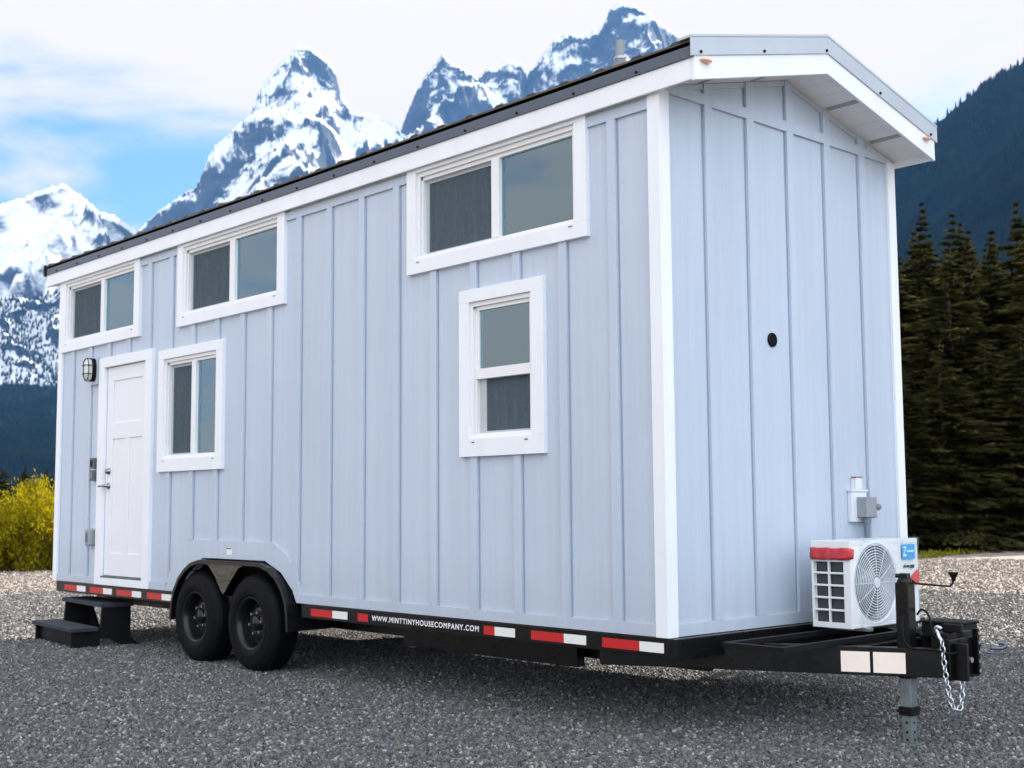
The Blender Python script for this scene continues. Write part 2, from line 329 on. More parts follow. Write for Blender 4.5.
def tag(o, label=None, cat=None, group=None, kind=None):
    if label: o['label'] = label
    if cat: o['category'] = cat
    if group: o['group'] = group
    if kind: o['kind'] = kind
    return o
def empty(name, loc, rz=0):
    e = bpy.data.objects.new(name, None); e.location = loc; e.rotation_euler.z = rz; e.empty_display_size = 0.3; COL.objects.link(e); return e
def ring(mb, x0, x1, z0, z1, l, r, b, t, y0, y1):
    mb.box(x0, x1, y0, y1, z0, z0+b); mb.box(x0, x1, y0, y1, z1-t, z1)
    mb.box(x0, x0+l, y0, y1, z0+b, z1-t); mb.box(x1-r, x1, y0, y1, z0+b, z1-t)
    return mb

# ------------------------------------------------------------------ THE TINY HOUSE
L, W = 8.22, 2.5
house = empty('tiny_house', (-4.1, 1.25, 0))
tag(house, 'pale grey board and batten tiny house with white trim on a black trailer', 'tiny house')

# openings in the side wall: x0, x1, z0, z1
TR = [(-8.055, -6.505, 2.42, 3.03), (-5.56, -4.005, 2.42, 3.03), (-2.22, -0.675, 2.42, 3.03)]
SQ = (-5.885, -4.945, 1.16, 2.055)
SH = (-1.66, -1.068, 1.16, 2.052)
DOOR = (-7.10, -6.24, 0.07, 2.085)
ARCH = (-5.60, -3.725, 0.0, 0.30)
holes = TR + [SQ, SH, DOOR, ARCH]

def wall_sheet(axis, a0, a1, b0, b1, holes, f0, f1, name, mat='siding'):
    """a slab with rectangular openings; axis 'y' => slab spans x,z at depth y=f0..f1"""
    A = sorted({a0, a1, *[h[0] for h in holes], *[h[1] for h in holes]}); B = sorted({b0, b1, *[h[2] for h in holes], *[h[3] for h in holes]})
    mb = MB(); vid = {}
    def V(a, b, f):
        k = (a, b, f)
        if k not in vid:
            vid[k] = len(mb.v); mb.v.append((a, f, b+DZ) if axis == 'y' else (f, a, b+DZ))
        return vid[k]
    def solid(i, j):
        if i < 0 or j < 0 or i >= len(A)-1 or j >= len(B)-1: return False
        ca, cb = (A[i]+A[i+1])/2, (B[j]+B[j+1])/2
        return not any(h[0] < ca < h[1] and h[2] < cb < h[3] for h in holes)
    for i in range(len(A)-1):
        for j in range(len(B)-1):
            if not solid(i, j): continue
            x0, x1, z0, z1 = A[i], A[i+1], B[j], B[j+1]
            mb.f.append((V(x0,z0,f0), V(x1,z0,f0), V(x1,z1,f0), V(x0,z1,f0)))
            mb.f.append((V(x0,z0,f1), V(x0,z1,f1), V(x1,z1,f1), V(x1,z0,f1)))
            if not solid(i-1, j): mb.f.append((V(x0,z0,f0), V(x0,z1,f0), V(x0,z1,f1), V(x0,z0,f1)))
            if not solid(i+1, j): mb.f.append((V(x1,z0,f0), V(x1,z0,f1), V(x1,z1,f1), V(x1,z1,f0)))
            if not solid(i, j-1): mb.f.append((V(x0,z0,f0), V(x0,z0,f1), V(x1,z0,f1), V(x1,z0,f0)))
            if not solid(i, j+1): mb.f.append((V(x0,z1,f0), V(x1,z1,f0), V(x1,z1,f1), V(x0,z1,f1)))
    return mb

# --- door-side wall with battens
mb = wall_sheet('y', -L+0.02, -0.021, 0.0, 3.05, holes, 0.027, 0.10, 'wall')
mb.prism([(-5.60, 0.299), (-5.60, 0.0), (-5.53, 0.035), (-5.38, 0.19), (-5.13, 0.299)], 'y', 0.03, 0.098)
mb.prism([(-3.725, 0.299), (-4.17, 0.299), (-3.93, 0.21), (-3.77, 0.08), (-3.725, 0.0)], 'y', 0.03, 0.098)
def minus(segs, lo, hi):
    out = []
    for a, b in segs:
        if hi <= a or lo >= b: out.append((a, b)); continue
        if a < lo: out.append((a, lo))
        if hi < b: out.append((hi, b))
    return out
CAS = [(-8.155, -6.40, 2.322, 3.07), (-5.66, -3.90, 2.322, 3.07), (-2.32, -0.575, 2.322, 3.07), (-5.985, -4.84, 1.045, 2.139), (-1.757, -0.957, 1.042, 2.136), (-7.22, -6.115, -0.01, 2.18)]
for k in range(-1, 20):
    xr = -0.350 - 0.4166*k; xl = xr - 0.067
    if xl < -L+0.1 or xr > -0.09: continue
    zb = 0.067
    if -5.45 < (xl+xr)/2 < -4.0: zb = 0.452
    elif -5.75 < (xl+xr)/2 <= -5.45: zb = 0.067
    segs = [(zb, 2.985)]
    for c in CAS:
        if c[0] < xr and c[1] > xl:
            if c[0] <= xl and c[1] >= xr or True: segs = minus(segs, c[2]+0.004, c[3]-0.004)
    for a, b in segs:
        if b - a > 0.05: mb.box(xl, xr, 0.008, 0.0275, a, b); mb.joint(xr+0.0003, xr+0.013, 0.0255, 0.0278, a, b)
# frieze board under the eave, between the high windows
xs = [-L+0.085] + [v for c in CAS[:3] for v in (c[0], c[1])] + [-0.088]
for i in range(0, len(xs), 2):
    if xs[i+1]-xs[i] > 0.01: mb.box(xs[i], xs[i+1], 0.0085, 0.0275, 2.985, 3.048)
# baseboard and arch board
mb.box(-L+0.085, -7.221, 0.007, 0.0275, 0.0, 0.067); mb.box(-6.114, -5.80, 0.007, 0.0275, 0.0, 0.067); mb.box(-3.64, -0.088, 0.007, 0.0275, 0.0, 0.067)
inner = [(-5.66, 0.0), (-5.57, 0.035), (-5.40, 0.20), (-5.14, 0.305), (-4.16, 0.305), (-3.92, 0.22), (-3.755, 0.09), (-3.70, 0.0)]
outer = [(-5.80, 0.0), (-5.74, 0.16), (-5.56, 0.335), (-5.34, 0.452), (-4.05, 0.452), (-3.84, 0.36), (-3.69, 0.19), (-3.64, 0.0)]
for i in range(7):
    mb.prism([inner[i], outer[i], outer[i+1], inner[i+1]], 'y', 0.0072, 0.0275)
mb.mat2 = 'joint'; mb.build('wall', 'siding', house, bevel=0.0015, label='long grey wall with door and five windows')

# gable wall facing the tongue
def roofz(y): return 3.41 - 0.25*abs(y-1.25)      # underside of the soffit at y
mb = MB()
mb.prism([(0.02, 0.0), (2.48, 0.0), (2.48, roofz(2.48)), (1.25, roofz(1.25)), (0.02, roofz(0.02))], 'x', -0.10, -0.022)
for y0 in (0.415, 0.82, 1.232, 1.642, 2.055):
    y1 = y0 + 0.07
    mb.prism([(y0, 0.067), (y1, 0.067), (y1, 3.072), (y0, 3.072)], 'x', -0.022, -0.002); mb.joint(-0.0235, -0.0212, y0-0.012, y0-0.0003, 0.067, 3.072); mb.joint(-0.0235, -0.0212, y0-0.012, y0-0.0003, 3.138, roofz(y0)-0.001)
    if y0 > 0.3: mb.prism([(y0, 3.138), (y1, 3.138), (y1, roofz(y1)-0.001), (y0, roofz(y0)-0.001)], 'x', -0.022, -0.002)
mb.prism([(0.094, 0.0), (2.405, 0.0), (2.405, 0.067), (0.094, 0.067)], 'x', -0.022, -0.003)
mb.prism([(0.03, 3.072), (2.47, 3.072), (2.47, min(3.138, roofz(2.47))), (2.2, 3.138), (0.3, 3.138), (0.03, min(3.138, roofz(0.03)))], 'x', -0.022, -0.0025)
# thin batten under the sloping soffit
for (ya, yb) in ((0.03, 1.25), (1.25, 2.47)):
    mb.prism([(ya, roofz(ya)-0.035), (yb, roofz(yb)-0.035), (yb, roofz(yb)-0.001), (ya, roofz(ya)-0.001)], 'x', -0.0225, -0.012)
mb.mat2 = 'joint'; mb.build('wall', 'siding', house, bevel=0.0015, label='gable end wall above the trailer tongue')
# far side wall and back wall (back wall has a window opening)
wall_sheet('y', -L+0.02, -0.021, 0.0, 3.05, [(-4.9, -3.6, 1.1, 2.0), (-2.6, -0.9, 2.42, 3.0), (-5.9, -3.8, 2.42, 3.0), (-7.9, -6.3, 2.42, 3.0)], 2.40, 2.48, 'wall').build('wall', 'siding', house)
mb = wall_sheet('x', 0.02, 2.48, 0.0, 3.05, [(1.28, 2.15, 0.95, 1.95)], -L+0.02, -L+0.1, 'wall')
mb.prism([(0.02, 3.05), (2.48, 3.05), (2.48, roofz(2.48)), (1.25, roofz(1.25)), (0.02, roofz(0.02))], 'x', -L+0.021, -L+0.099)
mb.build('wall', 'siding', house)

# corner trims (two boards each)
def corner(x, y, sx, sy, ztop, label=None):
    mb = MB(); w, t = 0.090, 0.022
    xa, xb = sorted((x, x+sx*w)); ya, yb = sorted((y, y+sy*t)); mb.box(xa, xb, ya, yb, -0.002, ztop)
    xa, xb = sorted((x, x+sx*t)); ya, yb = sorted((y+sy*t, y+sy*w)); mb.box(xa, xb, ya, yb, -0.002, ztop-0.002)
    mb.build('corner_trim', 'white', house, bevel=0.002)
corner(0, 0, -1, 1, 3.085); corner(0, W, -1, -1, 3.09); corner(-L, 0, 1, 1, 3.085); corner(-L, W, 1, -1, 3.085)

# ---- roof
XG, XB, YE = 0.30, -8.5, -0.05
SL = 0.2477
def rz(y, z0=3.285): return z0 + SL*(1.30 - abs(y-1.25))
roof = MB()
for (ya, yb) in ((YE, 1.25), (1.25, W-YE)):
    roof.prism([(ya, rz(ya)-0.045), (yb, rz(yb)-0.045), (yb, rz(yb)-0.012), (ya, rz(ya)-0.012)], 'x', XB, XG-0.006)
nr = 30
for i in range(nr):
    x = XB + 0.12 + i*(XG-XB-0.24)/(nr-1)
    for (ya, yb) in ((YE-0.004, 1.25), (1.25, W-YE+0.004)):
        if ya < 0 or yb > W:
            y0, y1 = ya, yb
        za, zb = rz(ya), rz(yb)
        roof.add([(x-0.05,ya,za-0.013),(x+0.05,ya,za-0.013),(x+0.028,ya,za+0.003),(x-0.028,ya,za+0.003),
                  (x-0.05,yb,zb-0.013),(x+0.05,yb,zb-0.013),(x+0.028,yb,zb+0.008),(x-0.028,yb,zb+0.008)],
                 [(0,1,2,3),(7,6,5,4),(0,3,7,4),(3,2,6,7),(2,1,5,6)])
roof_o = roof.build('roof', 'roof', house)
MB().prism([(1.08, rz(1.08)+0.006), (1.25, rz(1.25)+0.02), (1.42, rz(1.42)+0.006), (1.42, rz(1.42)-0.004), (1.25, rz(1.25)+0.008), (1.08, rz(1.08)-0.004)], 'x', XB, XG-0.01).build('ridge_cap', 'roof', roof_o)
# eave flashing on both long sides with its screws
for s, y in ((1, YE), (-1, W-YE)):
    mb = MB(); ya, yb = sorted((y, y+s*0.010)); mb.box(XB+0.045, XG-0.004, ya, yb, 3.176, 3.262)
    fl = mb.build('eave_flashing', simple('eave_metal', (0.085, 0.105, 0.14), 0.38, metal=0.25, var=0.05) if s == 1 else 'roof', roof_o, bevel=0.001)
    for i in range(17 if s == 1 else 0): MB().cyl((XB+0.3+i*0.505, y-s*0.007, 3.192), (XB+0.3+i*0.505, y+s*0.002, 3.192), 0.009, n=8).build('screw', 'blackm', roof_o)
MB().box(XB-0.012, XB+0.03, YE-0.012, W-YE+0.012, 3.17, 3.285).build('end_cap', 'blackm', roof_o)
MB().box(XB+0.03, XG-0.01, YE-0.004, YE+0.02, 3.262, 3.274).build('foam_closure', 'backer', roof_o)
# rake flashing on the gable end
for sgn in (-1, 1):
    y0, y1 = (YE-0.028, 1.25) if sgn < 0 else (1.25, W-YE-0.008)
    mb = MB()
    mb.prism([(y0, rz(y0)-0.108), (y1, rz(y1)-0.108), (y1, rz(y1)-0.004), (y0, rz(y0)-0.004)], 'x', XG, XG+0.009)
    mb.prism([(y0, rz(y0)-0.0035), (y1, rz(y1)-0.0035), (y1, rz(y1)+0.012), (y0, rz(y0)+0.012)], 'x', XG-0.09, XG+0.012)
    fl = mb.build('rake_flashing', 'rake', roof_o, bevel=0.0015)
    for t in (0.06, 0.50, 0.985) if sgn < 0 else (0.45, 0.93):
        y = y0 + (y1-y0)*t; MB().cyl((XG+0.004, y, rz(y)-0.090), (XG+0.017, y, rz(y)-0.090), 0.009, n=8).build('screw', 'blackm', roof_o)
    # rake board (white fascia following the slope)
    ya, yb = (YE+0.010, 1.2499) if sgn < 0 else (1.2501, W-YE-0.030)
    zb = lambda y: 3.372 - 0.2535*abs(y-1.25); zt = lambda y: rz(y) - 0.100
    MB().prism([(ya, zb(ya)), (yb, zb(yb)), (yb, zt(yb)), (ya, zt(ya))], 'x', XG-0.024, XG-0.001).build('rake_board', 'white', roof_o, bevel=0.002)
    MB().prism([(ya, zb(ya)), (yb, zb(yb)), (yb, zt(yb)), (ya, zt(ya))], 'x', XB+0.03, XB+0.052).build('rake_board', 'white', roof_o, bevel=0.002)
    # soffit of the overhang: boards with gaps
    mb = MB(); yy0, yy1 = (YE+0.035, 1.25) if sgn < 0 else (1.25, W-YE-0.035)
    n = 9
    for i in range(n):
        a = yy0 + (yy1-yy0)*i/n; b = yy0 + (yy1-yy0)*(i+1)/n - 0.004
        mb.prism([(a, roofz(a)+0.002), (b, roofz(b)+0.002), (b, roofz(b)+0.014), (a, roofz(a)+0.014)], 'x', -0.1, XG-0.0245)
    mb.build('soffit', 'soffit', roof_o, bevel=0.0015)
    MB().prism([(yy0, roofz(yy0)+0.002), (yy1, roofz(yy1)+0.002), (yy1, roofz(yy1)+0.014), (yy0, roofz(yy0)+0.014)], 'x', XB+0.055, -L+0.1).build('soffit', 'soffit', roof_o)
    for t in (0.32, 0.72):
        a = yy0 + (yy1-yy0)*t if sgn > 0 else yy1 - (yy1-yy0)*t
        mb = MB(); mb.prism([(a, roofz(a)-0.004), (a+0.035, roofz(a+0.035)-0.004), (a+0.035, roofz(a+0.035)+0.001), (a, roofz(a)+0.001)], 'x', 0.012, XG-0.03); mb.build('soffit_vent', 'soffit_dark', roof_o)
    mb = MB(); mb.prism([(yy0, roofz(yy0)+0.016), (yy1, roofz(yy1)+0.016), (yy1, rz(yy1)-0.047), (yy0, rz(yy0)-0.047)], 'x', XB+0.06, XG-0.03)
    mb.build('roof_deck', 'interior', roof_o)
# eave boards
MB().box(XB+0.03, XG-0.026, -0.038, -0.016, 3.055, 3.176).build('fascia_board', 'white', roof_o, bevel=0.002)
MB().box(XB+0.03, XG-0.026, W+0.002, W+0.019, 3.055, 3.176).build('fascia_board', 'white', roof_o, bevel=0.002)
MB().box(-L+0.0, XG-0.03, -0.0155, 0.005, 3.088, 3.10).build('eave_soffit', 'white', roof_o)
MB().box(-L+0.0, XG-0.03, W-0.005, W+0.0155, 3.065, 3.08).build('eave_soffit', 'white', roof_o)
MB().box(-L+0.1, -0.1, 0.03, 2.47, 3.052, 3.075).build('ceiling', 'interior', house)
# marker lights and vent pipe
for y in (0.045, 2.40):
    z = 3.392 - 0.2535*abs(y-1.25) + 0.098
    mb = MB(); mb.lathe([(0.001, 0.026), (0.010, 0.024), (0.016, 0.016), (0.018, 0.0)], (0, 0, 0), axis='x', n=20)
    mb.v = [(XG+v[0]+0.008, y+v[1]*2.5, z-0.018+(v[2]-DZ)*0.65+DZ) for v in mb.v]
    mb.build('marker_light', 'amber', house, smooth=True)
mb = MB(); vx, vy = -0.745, 0.5
mb.cyl((vx, vy, 3.40), (vx, vy, 3.69), 0.028, n=20)
pipe = mb.build('vent_pipe', 'grey_plastic', house, smooth=False)
mb = MB(); mb.lathe([(0.11, 3.40), (0.10, 3.425), (0.065, 3.49), (0.040, 3.555), (0.036, 3.575), (0.029, 3.58)], (vx, vy, 0), axis='z', n=20)
mb.build('pipe_boot', simple('grey_rubber_boot', (0.16, 0.17, 0.18), 0.6), pipe, smooth=True)
MB().lathe([(0.037, 3.562), (0.040, 3.566), (0.040, 3.580), (0.037, 3.584)], (vx, vy, 0), axis='z', n=20).build('hose_clamp', 'galv', pipe)

# ---- windows
def casing(mb, c, o):
    x0, x1, z0, z1 = c; ox0, ox1, oz0, oz1 = o; ya, yb = -0.008, 0.028
    mb.box(x0, x1, ya, yb, z0, oz0); mb.box(x0, ox0, ya, yb, oz0, z1-(z1-oz1)); mb.box(ox1, x1, ya, yb, oz0, z1-(z1-oz1))
    mb.box(x0, x1, ya, yb, oz1, z1)
def jambs(mb, o):   # vinyl frame in the opening
    x0, x1, z0, z1 = o
    ring(mb, x0, x1, z0, z1, 0.028, 0.028, 0.022, 0.030, 0.012, 0.095)
    ring(mb, x0+0.028, x1-0.028, z0+0.022, z1-0.03, 0.014, 0.012, 0.010, 0.026, 0.030, 0.095)
def pane(win, x0, x1, z0, z1, y):
    return MB().box(x0, x1, y, y+0.004, z0, z1).build('pane', 'glass', win)
def slider(c, o, mull, label, ):
    x0, x1, z0, z1 = o
    f = MB(); jambs(f, o)
    m0, m1 = mull
    f.box(m0, m1, 0.024, 0.093, z0+0.032, z1-0.056)
    win = f.build('window', 'vinyl', house, bevel=0.0012, label=label)
    cm = MB(); casing(cm, c, o); cm.build('casing', 'white', win, bevel=0.002)
    # fixed right light
    pane(win, m1-0.004, x1-0.036, z0+0.028, z1-0.052, 0.052)
    # sliding sash with screen on the left
    s = MB(); ring(s, x0+0.043, m0+0.004, z0+0.033, z1-0.057, 0.030, 0.026, 0.014, 0.022, 0.058, 0.075)
    sash = s.build('sash', simple('screen_frame_grey', (0.42, 0.45, 0.47), 0.45), win)
    pane(win, x0+0.070, m0-0.018, z0+0.046, z1-0.076, 0.080)
    MB().box(x0+0.068, m0-0.016, 0.064, 0.0645, z0+0.042, z1-0.074).build('insect_screen', 'screen', win)
    for bx_ in ((x0+0.033, x0+0.045, 0.016, 0.022, z1-0.05, z1-0.035), (x0+0.012, x0+0.04, -0.011, -0.007, z0-0.024, z0-0.018), (x1-0.05, x1-0.015, -0.011, -0.007, z0-0.024, z0-0.018)):
        MB().box(*bx_).build('weep_hole', 'dark_grey', win)
    return win
slider(CAS[0], TR[0], (-7.285, -7.215), 'high slider window over the door')
slider(CAS[1], TR[1], (-4.795, -4.715), 'middle high slider window')
slider(CAS[2], TR[2], (-1.462, -1.388), 'high slider window nearest the gable')
slider(CAS[3], SQ, (-5.42, -5.345), 'tall slider window beside the door')
# single hung
x0, x1, z0, z1 = SH
f = MB(); jambs(f, SH); f.box(x0+0.03, x1-0.012, 0.024, 0.093, 1.545, 1.612); f.box(x0+0.042, x0+0.06, 0.035, 0.09, 1.612, z1-0.056); 
win = f.build('window', 'vinyl', house, bevel=0.0012, label='lower single hung window under the big slider')
cm = MB(); casing(cm, CAS[4], SH); cm.build('casing', 'white', win, bevel=0.002)
pane(win, x0+0.055, x1-0.022, 1.608, z1-0.052, 0.045)
s = MB(); ring(s, x0+0.043, x1-0.006, z0+0.03, 1.548, 0.06, 0.008, 0.016, 0.004, 0.058, 0.075); s.build('sash', simple('sash_grey', (0.45, 0.48, 0.5), 0.45), win)
pane(win, x0+0.10, x1-0.012, z0+0.044, 1.546, 0.080)
MB().box(x0+0.10, x1-0.012, 0.064, 0.0645, z0+0.040, 1.545).build('insect_screen', 'screen', win)
for bx_ in ((x0+0.03, x0+0.055, -0.011, -0.007, z0-0.03, z0-0.022), (x1-0.06, x1-0.03, -0.011, -0.007, z0-0.03, z0-0.022), (x0+0.03, x0+0.042, 0.01, 0.014, z1-0.045, z1-0.03)):
    MB().box(*bx_).build('weep_hole', 'dark_grey', win)
# back window (seen through the glass) and far-side windows
for nm in (0,):
    f = MB(); f.prism([(1.28, 0.95), (2.15, 0.95), (2.15, 0.99), (1.28, 0.99)], 'x', -L+0.03, -L+0.09); f.prism([(1.28, 1.91), (2.15, 1.91), (2.15, 1.95), (1.28, 1.95)], 'x', -L+0.03, -L+0.09)
    for a, b in ((1.28, 1.32), (1.70, 1.74), (2.11, 2.15)): f.prism([(a, 0.99), (b, 0.99), (b, 1.91), (a, 1.91)], 'x', -L+0.03, -L+0.09)
    bw = f.build('window', 'dark_grey', house, label='rear window seen through the house')
    MB().box(-L+0.05, -L+0.054, 1.32, 2.11, 0.99, 1.91).build('pane', 'glass', bw)
f = MB(); ring(f, -4.9, -3.6, 1.1, 2.0, 0.04, 0.04, 0.04, 0.04, 2.41, 2.47); f.box(-4.28, -4.22, 2.42, 2.46, 1.14, 1.96)
bw = f.build('window', 'vinyl', house); MB().box(-4.86, -3.64, 2.44, 2.444, 1.14, 1.96).build('pane', 'glass', bw)
for xa_, xb_ in ((-2.6, -0.9), (-5.9, -3.8), (-7.9, -6.3)):  # far transoms added unseen to let more light onto the ceiling
    f = MB(); ring(f, xa_, xb_, 2.42, 3.0, 0.04, 0.04, 0.04, 0.04, 2.41, 2.47); bw = f.build('window', 'vinyl', house); MB().box(xa_+0.04, xb_-0.04, 2.44, 2.444, 2.46, 2.96).build('pane', 'glass', bw)
# interior
for xa_, xb_ in ((-L+0.1, -5.65), (-3.5, -0.1)): MB().box(xa_, xb_, 0.1, 2.4, 2.16, 2.24).build('loft_floor', 'interior_floor', house)
mb = MB(); mb.box(-L+0.1, -5.8, 0.03, 2.47, 0.0, 0.03); mb.box(-3.5, -0.1, 0.03, 2.47, 0.0, 0.03); mb.box(-5.8, -3.5, 0.36, 2.14, 0.0, 0.03)
mb.box(-5.8, -3.5, 0.03, 0.36, 0.36, 0.39); mb.build('floor', 'interior_floor', house)
mb = MB(); mb.box(-2.75, -2.68, 0.101, 2.399, 0.03, 2.16); mb.build('interior_wall', 'interior', house); MB().box(-0.12, -0.101, 0.101, 2.399, 0.03, 3.05).build('interior_wall', 'interior', house)
for x, zt, ys in ((-1.25, 2.64, (0.12, 2.38)), (-4.62, 2.60, (0.12, 2.38))):
    mb = MB(); mb.box(x-0.02, x+0.02, ys[0], ys[1], zt-0.035, zt)
    for i in range(14): yy = ys[0] + 0.08 + i*(ys[1]-ys[0]-0.16)/13; mb.box(x-0.012, x+0.012, yy-0.018, yy+0.018, 2.24 if x > -3.5 else 2.30, zt-0.036)
    mb.box(x-0.02, x+0.02, 0.12, 2.38, 2.2405, 2.30)
    mb.build('loft_railing', 'interior_rail', house)
mb = MB(); mb.box(-7.12, -7.08, 0.35, 0.39, 2.24, 2.66); mb.build('loft_post', 'dark_grey', house)
mb = MB(); mb.cyl((-6.62, 0.5, 2.24), (-6.62, 0.5, 2.62), 0.20, 0.005, n=10); mb.build('folded_cloth', 'cone_red', house)

# ---- door
d = MB(); x0, x1, z0, z1 = DOOR
fx0, fx1 = x0+0.004, x1-0.004; zs0, zs1 = 0.088, z1-0.004
d.box(fx0, fx1, 0.040, 0.075, zs0, zs1)                       # slab, recessed panels
st = 0.115
d.box(fx0, fx0+st+0.015, 0.030, 0.0405, zs0, zs1); d.box(fx1-st, fx1, 0.030, 0.0405, zs0, zs1)
d.box(fx0+st+0.015, fx1-st, 0.030, 0.0405, 1.945, zs1); d.box(fx0+st+0.015, fx1-st, 0.030, 0.0405, 1.385, 1.54); d.box(fx0+st+0.015, fx1-st, 0.030, 0.0405, zs0, 0.30)
mx = (fx0+fx1)/2 + 0.008; d.box(mx-0.05, mx+0.05, 0.030, 0.0405, 0.30, 1.385)
door = d.build('door', 'doorpaint', house, bevel=0.004, label='white craftsman panel door')
cm = MB(); c = CAS[5]
cm.box(c[0], x0, -0.008, 0.029, 0.0, c[3]); cm.box(x1, c[1], -0.008, 0.029, 0.0, c[3]); cm.box(x0, x1, -0.008, 0.029, z1, c[3]); cm.box(x0, x1, -0.0075, 0.029, 0.0, 0.068)
cm.build('casing', 'white', door, bevel=0.002)
MB().box(x0+0.002, x1-0.03, -0.004, 0.05, 0.069, 0.084).build('threshold', 'dark_grey', door, bevel=0.002)
mb = MB(); mb.lathe([(0.031, 0.030), (0.031, 0.018), (0.024, 0.012), (0.022, -0.004), (0.001, -0.006)], (fx0+0.072, 0, 1.078), 'y', 20); mb.build('deadbolt', 'nickel', door, smooth=True)
mb = MB(); mb.lathe([(0.031, 0.030), (0.031, 0.020), (0.014, 0.014), (0.013, -0.03), (0.001, -0.032)], (fx0+0.072, 0, 0.938), 'y', 20)
mb.tube([(fx0+0.072, -0.026, 0.938), (fx0+0.03, -0.034, 0.938), (fx0-0.015, -0.036, 0.935)], 0.009, 8); mb.build('handle', 'nickel', door, smooth=True)

# ---- bulkhead wall light, switch plates, outlet
lx, lz = -7.340, 2.080
mb = MB(); mb.box(lx-0.075, lx+0.075, -0.004, 0.012, lz-0.145, lz+0.125); wl = mb.build('wall_light', 'siding', house, bevel=0.003, label='black caged bulkhead light on a grey block')
def oval(sx, sz, n=32): return [(lx + sx*math.copysign(abs(math.cos(t))**0.75, math.cos(t)), lz + sz*math.copysign(abs(math.sin(t))**0.75, math.sin(t))) for t in [2*math.pi*i/n for i in range(n)]]
MB().prism(oval(0.060, 0.115), 'y', -0.045, -0.004).build('lamp_base', 'blackm', wl, bevel=0.006)
mb = MB(); pts = []
rings = [(0.050, 0.103, -0.046), (0.049, 0.101, -0.075), (0.040, 0.085, -0.098), (0.02, 0.05, -0.108)]
vs = []; fs = []
for k, (a, b, y) in enumerate(rings):
    vs += [(p[0], y, p[1]) for p in oval(a, b, 24)]
for k in range(3):
    for i in range(24): fs.append((k*24+i, k*24+(i+1) % 24, (k+1)*24+(i+1) % 24, (k+1)*24+i))
fs.append(tuple(range(72, 96))); mb.add(vs, fs); mb.build('lamp_glass', 'lens', wl, smooth=True)
mb = MB()
mb.tube([(p[0], -0.085, p[1]) for p in oval(0.056, 0.110, 24)], 0.004, 6, closed=True)
for dz_ in (-0.042, 0.042): mb.tube([(lx-0.060, -0.04, lz+dz_), (lx-0.056, -0.085, lz+dz_), (lx-0.035, -0.113, lz+dz_), (lx+0.035, -0.113, lz+dz_), (lx+0.056, -0.085, lz+dz_), (lx+0.06, -0.04, lz+dz_)], 0.004, 6)
mb.tube([(lx, -0.04, lz-0.114), (lx, -0.085, lz-0.112), (lx, -0.113, lz-0.08), (lx, -0.114, lz+0.08), (lx, -0.085, lz+0.112), (lx, -0.04, lz+0.114)], 0.004, 6)
mb.build('cage', 'blackm', wl, smooth=True)
for zc, lab in ((1.162, 'black switch cover beside the door handle'), (1.043, 'black keypad box under the switch cover')):
    mb = MB(); mb.box(-7.33, -7.245, -0.030, 0.027, zc-0.052, zc+0.052); sw = mb.build('switch_box', 'dark_grey', house, bevel=0.004, label=lab)
    MB().box(-7.315, -7.265, -0.035, -0.0295, zc-0.03, zc+0.03).build('cover_plate', 'nickel' if zc < 1.1 else 'blackm', sw, bevel=0.002)
mb = MB(); mb.box(-7.365, -7.225, 0.012, 0.027, 0.34, 0.56); ob = mb.build('outlet_box', 'siding', house, bevel=0.003)
MB().box(-7.345, -7.245, -0.060, 0.012, 0.365, 0.53).build('outlet_cover', 'grey_plastic', ob, bevel=0.018)
MB().box(-7.318, -7.272, -0.064, -0.0595, 0.40, 0.49).build('cover_lid', 'dark_grey', ob, bevel=0.004)

# ---- gable details: round vent, power box, conduit
mb = MB(); mb.lathe([(0.044, -0.022), (0.044, -0.012), (0.038, -0.008), (0.036, -0.018)], (0, 1.042, 1.727), 'x', 32); vt = mb.build('round_vent', 'blackm', house, smooth=False)
mb = MB(); mb.lathe([(0.001, -0.0212), (0.037, -0.0212)], (0, 1.042, 1.727), 'x', 32)
for i in range(6):
    z = 1.727 - 0.030 + i*0.012; hw = math.sqrt(max(0, 0.036**2-(z-1.727)**2)); mb.box(-0.020, -0.011, 1.042-hw, 1.042+hw, z-0.0025, z+0.0025)
mb.build('louvre', 'blackm', vt)
mb = MB(); mb.box(-0.021, 0.012, 1.815, 1.99, 0.605, 0.80); mb.box(-0.021, 0.020, 1.805, 2.0, 0.80, 0.812)
pb = mb.build('power_box', 'pvc', house, bevel=0.003, label='white mounting block with grey disconnect box')
MB().box(-0.021, 0.02, 1.86, 1.93, 0.812, 0.89).build('cable_cap', 'pvc', pb, bevel=0.003)
MB().box(-0.015, 0.022, 1.855, 1.935, 0.89, 0.897).build('cap_top', simple('rust_brown', (0.35, 0.12, 0.06), 0.7), pb)
MB().box(0.012, 0.085, 1.87, 1.985, 0.635, 0.765).build('disconnect_box', 'grey_plastic', pb, bevel=0.003)
mb = MB(); mb.box(0.02, 0.06, 1.985, 2.03, 0.63, 0.765); mb.cyl((0.045, 2.03, 0.70), (0.045, 2.075, 0.70), 0.022, n=14); mb.cyl((0.045, 2.075, 0.70), (0.045, 2.09, 0.70), 0.015, n=14)
mb.build('cable_gland', simple('gland_grey', (0.22, 0.20, 0.2), 0.4), pb, bevel=0.002)
mb = MB(); mb.cyl((0.05, 1.925, -0.02), (0.05, 1.925, 0.635), 0.019, n=14); mb.cyl((0.05, 1.925, 0.595), (0.05, 1.925, 0.635), 0.027, n=14); mb.build('conduit', simple('conduit_grey', (0.15, 0.19, 0.25), 0.45), pb, smooth=False)
MB().cyl((0.01, 2.01, 0.0), (0.01, 2.01, 0.635), 0.017, n=14).build('conduit', simple('conduit_light', (0.36, 0.40, 0.47), 0.45), pb)

